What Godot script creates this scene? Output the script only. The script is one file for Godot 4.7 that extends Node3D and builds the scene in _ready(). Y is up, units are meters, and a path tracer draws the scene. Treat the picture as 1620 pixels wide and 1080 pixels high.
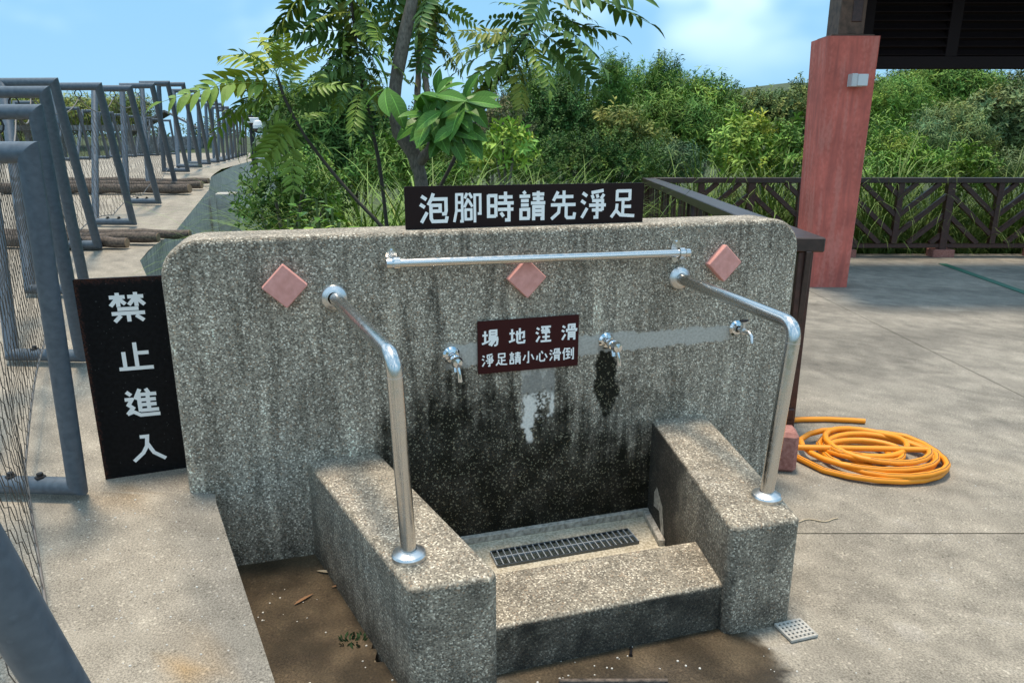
extends Node3D
# Foot-washing station beside a plaza, a bridge with a pipe railing, a pavilion and dense green behind.

# ---------------------------------------------------------------- mesh builder
class MB:
	var v := PackedVector3Array()
	var n := PackedVector3Array()
	var c := PackedColorArray()
	var t := PackedVector2Array()
	var col := Color(1, 1, 1)
	func tri(a: Vector3, b: Vector3, d: Vector3, na: Vector3, nb: Vector3, nd: Vector3, ua := Vector2.ZERO, ub := Vector2.ZERO, ud := Vector2.ZERO) -> void:
		if (b - a).cross(d - a).dot(na + nb + nd) > 0.0:
			v.append(a); v.append(d); v.append(b)
			n.append(na); n.append(nd); n.append(nb)
			t.append(ua); t.append(ud); t.append(ub)
		else:
			v.append(a); v.append(b); v.append(d)
			n.append(na); n.append(nb); n.append(nd)
			t.append(ua); t.append(ub); t.append(ud)
		c.append(col); c.append(col); c.append(col)
	# flat convex face, pointing away from mid
	func face(p: Array, mid: Vector3) -> void:
		var ctr := Vector3.ZERO
		for q: Vector3 in p: ctr += q
		ctr /= p.size()
		var nn := Vector3.ZERO
		for i in p.size():
			nn += (p[i] - ctr).cross(p[(i + 1) % p.size()] - ctr)
		nn = nn.normalized()
		if nn.dot(ctr - mid) < 0.0: nn = -nn
		for i in range(1, p.size() - 1):
			tri(p[0], p[i], p[i + 1], nn, nn, nn)
	func box(ctr: Vector3, size: Vector3, b := Basis(), ch := 0.0) -> void:
		var h := size / 2.0
		if ch <= 0.0:
			for ax in 3:
				for s: float in [-1.0, 1.0]:
					var q := []
					for k in [[-1, -1], [1, -1], [1, 1], [-1, 1]]:
						var p := Vector3.ZERO
						p[ax] = s * h[ax]; p[(ax + 1) % 3] = k[0] * h[(ax + 1) % 3]; p[(ax + 2) % 3] = k[1] * h[(ax + 2) % 3]
						q.append(ctr + b * p)
					face(q, ctr)
			return
		# chamfered: 6 faces, 12 edges, 8 corners
		var pt := func(sx: float, sy: float, sz: float, ax: int) -> Vector3:
			var p := Vector3(sx * h.x, sy * h.y, sz * h.z)
			var sg := [sx, sy, sz]
			for k in 3:
				if k != ax: p[k] -= sg[k] * ch
			return ctr + b * p
		for ax in 3:
			var a1 := (ax + 1) % 3
			var a2 := (ax + 2) % 3
			for s: float in [-1.0, 1.0]:
				var q := []
				for k in [[-1, -1], [1, -1], [1, 1], [-1, 1]]:
					var sg := [0.0, 0.0, 0.0]
					sg[ax] = s; sg[a1] = k[0]; sg[a2] = k[1]
					q.append(pt.call(sg[0], sg[1], sg[2], ax))
				face(q, ctr)
			for s1: float in [-1.0, 1.0]:
				for s2: float in [-1.0, 1.0]:
					var q := []
					for e in [[-1.0, a1], [1.0, a1], [1.0, a2], [-1.0, a2]]:
						var sg := [0.0, 0.0, 0.0]
						sg[ax] = e[0]; sg[a1] = s1; sg[a2] = s2
						q.append(pt.call(sg[0], sg[1], sg[2], e[1]))
					face(q, ctr)
		for sx: float in [-1.0, 1.0]:
			for sy: float in [-1.0, 1.0]:
				for sz: float in [-1.0, 1.0]:
					face([pt.call(sx, sy, sz, 0), pt.call(sx, sy, sz, 1), pt.call(sx, sy, sz, 2)], ctr)
	# box between two points: w wide (across, horizontal), th thick
	func beam(a: Vector3, b: Vector3, w: float, th: float, ch := 0.0, up := Vector3.UP) -> void:
		var d := (b - a).normalized()
		var side := d.cross(up).normalized()
		var u2 := side.cross(d)
		box((a + b) / 2.0, Vector3((b - a).length(), th, w), Basis(d, u2, side), ch)
	func tube(path: PackedVector3Array, rad: Variant, sides := 10, caps := true, closed := false) -> void:
		var m := path.size()
		var dirs := []
		for i in m:
			var d: Vector3
			if closed: d = path[(i + 1) % m] - path[(i + m - 1) % m]
			elif i == 0: d = path[1] - path[0]
			elif i == m - 1: d = path[m - 1] - path[m - 2]
			else: d = (path[i] - path[i - 1]).normalized() + (path[i + 1] - path[i]).normalized()
			dirs.append(d.normalized())
		var x: Vector3 = dirs[0].cross(Vector3.UP if absf(dirs[0].y) < 0.9 else Vector3.RIGHT).normalized()
		var rings := []
		var nrm := []
		for i in m:
			x = (x - dirs[i] * x.dot(dirs[i])).normalized()
			var y: Vector3 = dirs[i].cross(x)
			var r: float = rad if rad is float else rad[i]
			var ring := []
			var rn := []
			for k in sides:
				var a := TAU * k / sides
				var o := x * cos(a) + y * sin(a)
				ring.append(path[i] + o * r); rn.append(o)
			rings.append(ring); nrm.append(rn)
		var last := m if closed else m - 1
		for i in last:
			var j := (i + 1) % m
			for k in sides:
				var l := (k + 1) % sides
				var u0 := float(k) / sides
				var u1 := float(k + 1) / sides
				tri(rings[i][k], rings[j][k], rings[j][l], nrm[i][k], nrm[j][k], nrm[j][l], Vector2(u0, i), Vector2(u0, i + 1), Vector2(u1, i + 1))
				tri(rings[i][k], rings[j][l], rings[i][l], nrm[i][k], nrm[j][l], nrm[i][l], Vector2(u0, i), Vector2(u1, i + 1), Vector2(u1, i))
		if caps and not closed:
			face(rings[0], path[0] + dirs[0]); face(rings[m - 1], path[m - 1] - dirs[m - 1])
	# straight pipe whose ends are cut along planes na, nb
	func mitre(a: Vector3, b: Vector3, r: float, na: Vector3, nb: Vector3, sides := 14) -> void:
		var d := (b - a).normalized()
		var x := d.cross(Vector3.UP if absf(d.y) < 0.9 else Vector3.RIGHT).normalized()
		var y := d.cross(x)
		var ra := []
		var rb := []
		var rn := []
		for k in sides:
			var o := x * cos(TAU * k / sides) + y * sin(TAU * k / sides)
			rn.append(o)
			ra.append(a + o * r - d * (o.dot(na) * r / d.dot(na)))
			rb.append(b + o * r - d * (o.dot(nb) * r / d.dot(nb)))
		for k in sides:
			var l := (k + 1) % sides
			tri(ra[k], rb[k], rb[l], rn[k], rn[k], rn[l])
			tri(ra[k], rb[l], ra[l], rn[k], rn[l], rn[l])
		face(ra, a + d); face(rb, b - d)
	# lathe round axis d at o: profile of (radius, along)
	func lathe(o: Vector3, d: Vector3, prof: Array, sides := 20) -> void:
		d = d.normalized()
		var x := d.cross(Vector3.UP if absf(d.y) < 0.9 else Vector3.RIGHT).normalized()
		var y := d.cross(x)
		for i in prof.size() - 1:
			var p: Vector2 = prof[i]
			var q: Vector2 = prof[i + 1]
			var nn := Vector2(q.y - p.y, -(q.x - p.x)).normalized()
			for k in sides:
				var o1 := x * cos(TAU * k / sides) + y * sin(TAU * k / sides)
				var o2 := x * cos(TAU * (k + 1) / sides) + y * sin(TAU * (k + 1) / sides)
				var n1 := o1 * nn.x + d * nn.y
				var n2 := o2 * nn.x + d * nn.y
				var a := o + o1 * p.x + d * p.y
				var b := o + o2 * p.x + d * p.y
				var e := o + o2 * q.x + d * q.y
				var f := o + o1 * q.x + d * q.y
				if p.x > 1e-6: tri(a, b, e, n1, n2, n2)
				if q.x > 1e-6: tri(a, e, f, n1, n2, n1)
	# leaf: strip of stations, folded along the midrib, arching down
	func leaf(base: Vector3, dir: Vector3, up: Vector3, length: float, width: float, st := 4, arch := 0.3, fold := 0.25, power := 0.8) -> void:
		dir = dir.normalized()
		var side := dir.cross(up).normalized()
		var nn := side.cross(dir).normalized()
		var rows := []
		for i in st + 1:
			var f := float(i) / st
			var w := width * 0.5 * pow(sin(PI * pow(f, power)), 0.85)
			if i == 0: w = width * 0.06
			if i == st: w = 0.0
			var p := base + dir * (length * f) - nn * (arch * length * f * f)
			rows.append([p - side * w + nn * (fold * w), p, p + side * w + nn * (fold * w), f])
		for i in st:
			var a: Array = rows[i]
			var b: Array = rows[i + 1]
			var tn: Vector3 = (nn + dir * (2.0 * arch * a[3])).normalized()
			var nl: Vector3 = (tn + side * fold).normalized()
			var nr: Vector3 = (tn - side * fold).normalized()
			tri(a[0], b[0], b[1], nl, nl, nl, Vector2(0, a[3]), Vector2(0, b[3]), Vector2(0.5, b[3]))
			tri(a[0], b[1], a[1], nl, nl, nl, Vector2(0, a[3]), Vector2(0.5, b[3]), Vector2(0.5, a[3]))
			tri(a[1], b[1], b[2], nr, nr, nr, Vector2(0.5, a[3]), Vector2(0.5, b[3]), Vector2(1, b[3]))
			tri(a[1], b[2], a[2], nr, nr, nr, Vector2(0.5, a[3]), Vector2(1, b[3]), Vector2(1, a[3]))
	func poly(pts: PackedVector2Array, f: Callable, nn: Vector3) -> void:
		var idx := Geometry2D.triangulate_polygon(pts)
		for i in range(0, idx.size(), 3):
			tri(f.call(pts[idx[i]]), f.call(pts[idx[i + 1]]), f.call(pts[idx[i + 2]]), nn, nn, nn, pts[idx[i]], pts[idx[i + 1]], pts[idx[i + 2]])
	func add_to(m: ArrayMesh) -> void:
		if v.is_empty(): return
		var a := []
		a.resize(Mesh.ARRAY_MAX)
		a[Mesh.ARRAY_VERTEX] = v; a[Mesh.ARRAY_NORMAL] = n; a[Mesh.ARRAY_TEX_UV] = t; a[Mesh.ARRAY_COLOR] = c
		m.add_surface_from_arrays(Mesh.PRIMITIVE_TRIANGLES, a)
	func mesh() -> ArrayMesh:
		var m := ArrayMesh.new()
		add_to(m)
		return m

# ---------------------------------------------------------------- object helpers
var names := {}
var M := {}
var rng := RandomNumberGenerator.new()

func numbered(s: String) -> String:
	var k: int = names.get(s, -1) + 1
	names[s] = k
	return s if k == 0 else "%s_%03d" % [s, k]

func tag(o: Node, label: String, category: String, group := "") -> Node:
	o.set_meta("label", label); o.set_meta("category", category)
	if group: o.set_meta("group", group)
	return o

func thing(called: String, label: String, category: String, xf := Transform3D(), group := "") -> Node3D:
	var o := Node3D.new()
	o.name = numbered(called)
	add_child(o)
	o.transform = xf
	tag(o, label, category, group)
	return o

func put(mesh: Mesh, called: String, mat: Material, parent: Node = null) -> MeshInstance3D:
	var o := MeshInstance3D.new()
	o.mesh = mesh
	if mat: o.material_override = mat
	if parent == null:
		o.name = numbered(called)
		add_child(o)
	else:
		o.name = called
		parent.add_child(o, true)
	return o

func structure(mesh: Mesh, called: String, mat: Material) -> MeshInstance3D:
	var o := put(mesh, called, mat)
	o.set_meta("kind", "structure")
	return o

# wall frame: u along the wall, v towards the viewer, h up
const WA := Vector3(-0.899, 0, -2.377)
const WU := Vector3(0.95782, 0, -0.28736)
const WN := Vector3(0.28736, 0, 0.95782)
func W(u: float, v: float, h: float) -> Vector3:
	return WA + WU * u + WN * v + Vector3(0, h, 0)
func wall_xf(u: float, v: float, h: float) -> Transform3D:
	return Transform3D(Basis(WU, Vector3.UP, WN), W(u, v, h))

func lin(r: float, g: float, b: float) -> Color:
	return Color(r, g, b).linear_to_srgb()

func noise(kind: int, freq: float, sd: int, oct := 4) -> FastNoiseLite:
	var f := FastNoiseLite.new()
	f.noise_type = kind as FastNoiseLite.NoiseType
	f.frequency = freq; f.seed = sd
	f.fractal_octaves = oct
	f.fractal_type = FastNoiseLite.FRACTAL_FBM if oct > 1 else FastNoiseLite.FRACTAL_NONE
	return f

func cell_noise(freq: float, sd: int, ret: int) -> FastNoiseLite:
	var f := FastNoiseLite.new()
	f.noise_type = FastNoiseLite.TYPE_CELLULAR
	f.frequency = freq; f.seed = sd
	f.fractal_type = FastNoiseLite.FRACTAL_NONE
	f.cellular_return_type = ret as FastNoiseLite.CellularReturnType
	f.cellular_jitter = 0.95
	return f

var lut := PackedByteArray()
func make_lut() -> void:
	lut.resize(1025)
	for i in 1025:
		lut[i] = int(clampf(Color(i / 1024.0, 0, 0).linear_to_srgb().r, 0, 1) * 255.0 + 0.5)
func s8(x: float) -> int:
	return lut[int(clampf(x, 0.0, 1.0) * 1024.0)]

func mat(color: Color, rough := 0.8, metal := 0.0, spec := 0.5) -> StandardMaterial3D:
	var m := StandardMaterial3D.new()
	m.albedo_color = color; m.roughness = rough; m.metallic = metal; m.metallic_specular = spec
	return m

func tri_tex(m: StandardMaterial3D, albedo: Texture2D, scale: float, height: Texture2D = null, relief := 0.1) -> void:
	m.albedo_texture = albedo
	m.uv1_triplanar = true; m.uv1_world_triplanar = true
	m.uv1_scale = Vector3.ONE * scale
	m.uv1_triplanar_sharpness = 4.0
	if height:
		m.heightmap_enabled = true; m.heightmap_texture = height; m.heightmap_scale = relief

# speckled tile from a palette driven by several seamless noises
func mottled(size: int, sd: int, lo: Color, hi: Color, fine: float, coarse: float, grain: float, specks := 0.0) -> ImageTexture:
	var a := noise(FastNoiseLite.TYPE_SIMPLEX_SMOOTH, fine, sd, 4).get_seamless_image(size, size).get_data()
	var b := noise(FastNoiseLite.TYPE_SIMPLEX_SMOOTH, coarse, sd + 1, 3).get_seamless_image(size, size).get_data()
	var ca := PackedByteArray()
	var cd := PackedByteArray()
	if specks > 0.0:
		ca = cell_noise(0.11, sd + 3, FastNoiseLite.RETURN_CELL_VALUE).get_seamless_image(size, size, false, false, 0.1).get_data()
		cd = cell_noise(0.11, sd + 3, FastNoiseLite.RETURN_DISTANCE).get_seamless_image(size, size, false, false, 0.1).get_data()
	var out := PackedByteArray()
	out.resize(size * size * 3)
	var r := RandomNumberGenerator.new()
	r.seed = sd
	for i in size * size:
		var f := clampf(0.5 + (a[i] / 255.0 - 0.5) * 1.15 + (b[i] / 255.0 - 0.5) * 0.35 + (r.randf() - 0.5) * grain, 0, 1)
		if specks > 0.0 and cd[i] < 95:
			if ca[i] > 255.0 * (1.0 - specks): f += 0.45
			elif ca[i] < 255.0 * specks * 0.5: f -= 0.3
		out[i * 3] = s8(lerpf(lo.r, hi.r, f)); out[i * 3 + 1] = s8(lerpf(lo.g, hi.g, f)); out[i * 3 + 2] = s8(lerpf(lo.b, hi.b, f))
	return ImageTexture.create_from_image(Image.create_from_data(size, size, false, Image.FORMAT_RGB8, out))

# exposed aggregate: returns [albedo, height]; tone(t) per pebble
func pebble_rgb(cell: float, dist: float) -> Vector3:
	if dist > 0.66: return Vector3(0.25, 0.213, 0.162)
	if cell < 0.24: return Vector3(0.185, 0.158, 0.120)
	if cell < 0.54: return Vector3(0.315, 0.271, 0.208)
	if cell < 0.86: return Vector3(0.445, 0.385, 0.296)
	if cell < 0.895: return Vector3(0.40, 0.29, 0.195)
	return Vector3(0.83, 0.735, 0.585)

func pebble_tile(size: int, freq: float, sd: int) -> Array:
	var a := cell_noise(freq, sd, FastNoiseLite.RETURN_CELL_VALUE).get_seamless_image(size, size, false, false, 0.1).get_data()
	var d := cell_noise(freq, sd, FastNoiseLite.RETURN_DISTANCE).get_seamless_image(size, size, false, false, 0.1).get_data()
	var b := noise(FastNoiseLite.TYPE_SIMPLEX_SMOOTH, 0.006, sd + 7, 3).get_seamless_image(size, size).get_data()
	var out := PackedByteArray()
	out.resize(size * size * 3)
	var hh := PackedByteArray()
	hh.resize(size * size)
	for i in size * size:
		var p := pebble_rgb(a[i] / 255.0, d[i] / 255.0) * (0.56 + 0.5 * b[i] / 255.0)
		out[i * 3] = s8(p.x); out[i * 3 + 1] = s8(p.y); out[i * 3 + 2] = s8(p.z)
		hh[i] = int(clampf(255.0 - d[i] * 1.1, 0, 255))
	return [ImageTexture.create_from_image(Image.create_from_data(size, size, false, Image.FORMAT_RGB8, out)), ImageTexture.create_from_image(Image.create_from_data(size, size, false, Image.FORMAT_L8, hh))]

func sstep(a: float, b: float, x: float) -> float:
	return smoothstep(a, b, x)

func curve_at(pts: Array, x: float) -> float:
	if x <= pts[0].x: return pts[0].y
	for i in pts.size() - 1:
		if x <= pts[i + 1].x:
			return lerpf(pts[i].y, pts[i + 1].y, (x - pts[i].x) / (pts[i + 1].x - pts[i].x))
	return pts[-1].y

# the front of the basin wall: pebbles, wet algae, the cement repair and the lime run below it
const WALL_U0 := -0.266
const WALL_U1 := 2.212
const WALL_H0 := -0.10
const WALL_H1 := 1.22
func wall_textures() -> Array:
	var lw := 620
	var lh := 330
	var n1 := noise(FastNoiseLite.TYPE_SIMPLEX_SMOOTH, 1.0, 5, 5)
	var n2 := noise(FastNoiseLite.TYPE_SIMPLEX_SMOOTH, 1.0, 15, 4)
	var top := [Vector2(0.33, 0.22), Vector2(0.38, 0.36), Vector2(0.42, 0.5), Vector2(0.5, 0.63), Vector2(0.56, 0.69), Vector2(0.66, 0.68), Vector2(0.72, 0.70), Vector2(0.8, 0.64), Vector2(0.9, 0.6), Vector2(1.0, 0.58), Vector2(1.12, 0.62), Vector2(1.2, 0.54), Vector2(1.27, 0.49), Vector2(1.36, 0.46), Vector2(1.46, 0.44), Vector2(1.55, 0.38), Vector2(1.64, 0.24), Vector2(1.7, -0.2)]
	var low := PackedByteArray()
	low.resize(lw * lh * 4)
	for y in lh:
		var h := WALL_H1 - (y + 0.5) / lh * (WALL_H1 - WALL_H0)
		for x in lw:
			var u := WALL_U0 + (x + 0.5) / lw * (WALL_U1 - WALL_U0)
			var a := n1.get_noise_2d(u * 7.0, h * 7.0)
			var b := n2.get_noise_2d(u * 26.0, h * 26.0)
			var st := n1.get_noise_2d(u * 11.0 + 40.0, h * 1.3)
			var st2 := n2.get_noise_2d(u * 30.0 + 9.0, h * 2.2)
			var dark := 0.0
			if u > 0.3 and u < 1.72:
				dark = sstep(-0.22, 0.25, curve_at(top, u) - h + a * 0.10 + b * 0.05 + st2 * 0.13 + st * 0.08)
				dark *= 0.96 + 0.12 * a
				# right part of the wet field thins out
				dark *= 1.0 - 0.35 * sstep(1.2, 1.6, u) * sstep(0.25, 0.5, h)
			# run below the second tap
			var e := Vector2((u - 1.335 - (0.75 - h) * 0.06) / 0.055, (h - 0.585) / 0.15).length()
			dark = maxf(dark, sstep(1.15, 0.8, e + a * 0.3 + b * 0.25))
			# older grey film to its right and down the streaks
			dark = maxf(dark, 0.42 * sstep(0.0, 0.25, a + 0.25) * sstep(1.3, 1.4, u) * sstep(1.85, 1.6, u) * sstep(0.64, 0.56, h))
			var streak := sstep(-0.05, 0.45, st + 0.5 * st2) * 0.42
			streak += sstep(-0.1, 0.35, st + 0.2 * a) * 0.42 * sstep(0.42, 0.55, u) * sstep(1.05, 0.75, u) * sstep(0.72, 0.95, h)
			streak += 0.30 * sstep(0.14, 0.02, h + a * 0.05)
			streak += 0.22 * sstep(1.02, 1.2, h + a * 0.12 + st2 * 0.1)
			var pale := sstep(0.15, 0.5, n1.get_noise_2d(u * 9.0 - 70.0, h * 1.1)) * sstep(1.1, 0.9, h)
			# cement repair between the taps and below the sign
			var half := lerpf(0.045, 0.030, clampf((u - 0.7) / 1.2, 0, 1)) + b * 0.012 + a * 0.010
			var cem := sstep(0.006, -0.002, absf(h - 0.748) - half) * sstep(0.66, 0.70, u) * sstep(1.93, 1.88, u)
			cem = maxf(cem, sstep(0.006, -0.004, absf(u - 1.047) - 0.070 + b * 0.008) * sstep(0.55, 0.575, h + b * 0.05) * sstep(0.72, 0.70, h) * 0.8)
			# lime run
			var lime := sstep(0.075, 0.05, absf(u - 1.045) + a * 0.01) * sstep(0.48, 0.52, h + b * 0.12 + a * 0.03 + absf(u - 1.045) * 0.25) * sstep(0.575, 0.555, h + b * 0.02)
			lime *= sstep(-0.12, 0.14, n2.get_noise_2d(u * 60.0, h * 60.0))
			lime = maxf(lime, sstep(0.017, 0.008, absf(u - 1.01 - 0.006 * sin(h * 40.0)) + b * 0.012 - (0.012 if h > 0.42 else 0.0)) * sstep(0.345, 0.37, h) * sstep(0.56, 0.54, h))
			lime = maxf(lime, sstep(0.012, 0.006, absf(u - 1.108) + b * 0.008) * sstep(0.46, 0.49, h + b * 0.03) * sstep(0.57, 0.55, h))
			var i := (y * lw + x) * 4
			low[i] = int(clampf(dark, 0, 1) * 255); low[i + 1] = int(clampf(cem, 0, 1) * 255); low[i + 2] = int(clampf(lime, 0, 1) * 255)
			low[i + 3] = int(clampf(0.5 + streak * 0.5 - pale * 0.35, 0, 1) * 255)
	var tw := 2048
	var ht := 1090
	var lo := Image.create_from_data(lw, lh, false, Image.FORMAT_RGBA8, low)
	var rough := PackedByteArray()
	rough.resize(lw * lh)
	for i in lw * lh:
		rough[i] = int(lerpf(225.0, 175.0, low[i * 4] / 255.0))
	lo.resize(tw, ht, Image.INTERPOLATE_BILINEAR)
	var L := lo.get_data()
	var fr := 1.0 / 4.0
	var A := cell_noise(fr, 3, FastNoiseLite.RETURN_CELL_VALUE).get_image(tw, ht).get_data()
	var D := cell_noise(fr, 3, FastNoiseLite.RETURN_DISTANCE).get_image(tw, ht).get_data()
	var G := noise(FastNoiseLite.TYPE_SIMPLEX_SMOOTH, 0.09, 8, 3).get_image(tw, ht).get_data()
	var out := PackedByteArray()
	out.resize(tw * ht * 3)
	var hh := PackedByteArray()
	hh.resize(tw * ht)
	for i in tw * ht:
		var cell := A[i] / 255.0
		var p := pebble_rgb(cell, D[i] / 255.0)
		var j := i * 4
		var dk := L[j] / 255.0
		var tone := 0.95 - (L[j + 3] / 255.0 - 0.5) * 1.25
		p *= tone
		var keep := 0.035 if cell < 0.88 else 0.17 + 0.13 * (D[i] / 255.0)
		p = p.lerp(Vector3(p.x * keep + 0.004, p.y * keep + 0.004, p.z * keep * 0.8 + 0.002), dk)
		var g := G[i] / 255.0
		var hgt := 255.0 - D[i] * 1.1
		var ce := L[j + 1] / 255.0
		if ce > 0.0:
			var q := 0.34 + 0.20 * g
			if dk > 0.3: q *= 0.72
			p = p.lerp(Vector3(q, q * 0.94, q * 0.82), ce * 0.94)
			hgt = lerpf(hgt, 150.0, ce)
		var li := L[j + 2] / 255.0
		if li > 0.0:
			var q := 0.58 + 0.25 * g
			p = p.lerp(Vector3(q, q * 0.93, q * 0.82), li)
			hgt = lerpf(hgt, 120.0 + 120.0 * g, li)
		out[i * 3] = s8(p.x); out[i * 3 + 1] = s8(p.y); out[i * 3 + 2] = s8(p.z)
		hh[i] = int(clampf(hgt, 0, 255))
	return [ImageTexture.create_from_image(Image.create_from_data(tw, ht, false, Image.FORMAT_RGB8, out)), ImageTexture.create_from_image(Image.create_from_data(tw, ht, false, Image.FORMAT_L8, hh)), ImageTexture.create_from_image(Image.create_from_data(lw, lh, false, Image.FORMAT_L8, rough))]

# rounded plan: list of [point, outward normal]
func rounded(plan: Array, R: float, step: float) -> Array:
	var out := []
	var ctr := Vector2.ZERO
	for p: Vector2 in plan: ctr += p / plan.size()
	var m := plan.size()
	for i in m:
		var cur: Vector2 = plan[i]
		var e1: Vector2 = (plan[(i + m - 1) % m] - cur).normalized()
		var e2: Vector2 = (plan[(i + 1) % m] - cur).normalized()
		var half := acos(clampf(e1.dot(e2), -1, 1)) / 2.0
		var bis := (e1 + e2).normalized()
		var cc := cur + bis * (R / sin(half))
		var t1 := (cur + e1 * (R / tan(half)) - cc).normalized()
		var t2 := (cur + e2 * (R / tan(half)) - cc).normalized()
		for k in 5:
			var d := t1.slerp(t2, k / 4.0)
			out.append([cc + d * R, d])
	# fill in long edges
	var full := []
	for i in out.size():
		var a: Array = out[i]
		var b: Array = out[(i + 1) % out.size()]
		full.append(a)
		var cnt := int((a[0] as Vector2).distance_to(b[0]) / step)
		for k in range(1, cnt):
			var f := float(k) / cnt
			full.append([(a[0] as Vector2).lerp(b[0], f), (a[1] as Vector2).lerp(b[1], f).normalized()])
	return full

func bevel_prism(plan: Array, to3: Callable, y0: float, y1: float, R: float, r: float, tint: Variant = null, step := 0.04, rows := 10) -> MB:
	var ring := rounded(plan, R, step)
	var m := ring.size()
	var lv := []
	for i in rows + 1:
		lv.append([lerpf(y0, y1 - r, float(i) / rows), 0.0, 0.0])
	for k in range(1, 5):
		var a := PI / 2 * k / 4.0
		lv.append([y1 - r + r * sin(a), r * (1.0 - cos(a)), a])
	var o := MB.new()
	var z0: Vector3 = to3.call(Vector2.ZERO, 0.0)
	var at := func(i: int, l: Array) -> Vector3:
		var q: Array = ring[i % m]
		return to3.call(q[0] - q[1] * l[1], l[0])
	var nr := func(i: int, l: Array) -> Vector3:
		var q: Array = ring[i % m]
		var d: Vector3 = to3.call(q[1], 0.0) - z0
		return d.normalized() * cos(l[2]) + Vector3.UP * sin(l[2])
	for j in lv.size() - 1:
		for i in m:
			var a: Vector3 = at.call(i, lv[j])
			var b: Vector3 = at.call(i + 1, lv[j])
			var e: Vector3 = at.call(i + 1, lv[j + 1])
			var f: Vector3 = at.call(i, lv[j + 1])
			var na: Vector3 = nr.call(i, lv[j])
			var nb: Vector3 = nr.call(i + 1, lv[j])
			var ne: Vector3 = nr.call(i + 1, lv[j + 1])
			var nf: Vector3 = nr.call(i, lv[j + 1])
			o.tri(a, b, e, na, nb, ne)
			o.tri(a, e, f, na, ne, nf)
	var top := PackedVector2Array()
	for q in ring: top.append(q[0] - q[1] * r)
	o.poly(top, func(p: Vector2) -> Vector3: return to3.call(p, y1), Vector3.UP)
	if tint != null:
		for i in o.v.size(): o.c[i] = tint.call(o.v[i], o.n[i])
	return o

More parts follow.
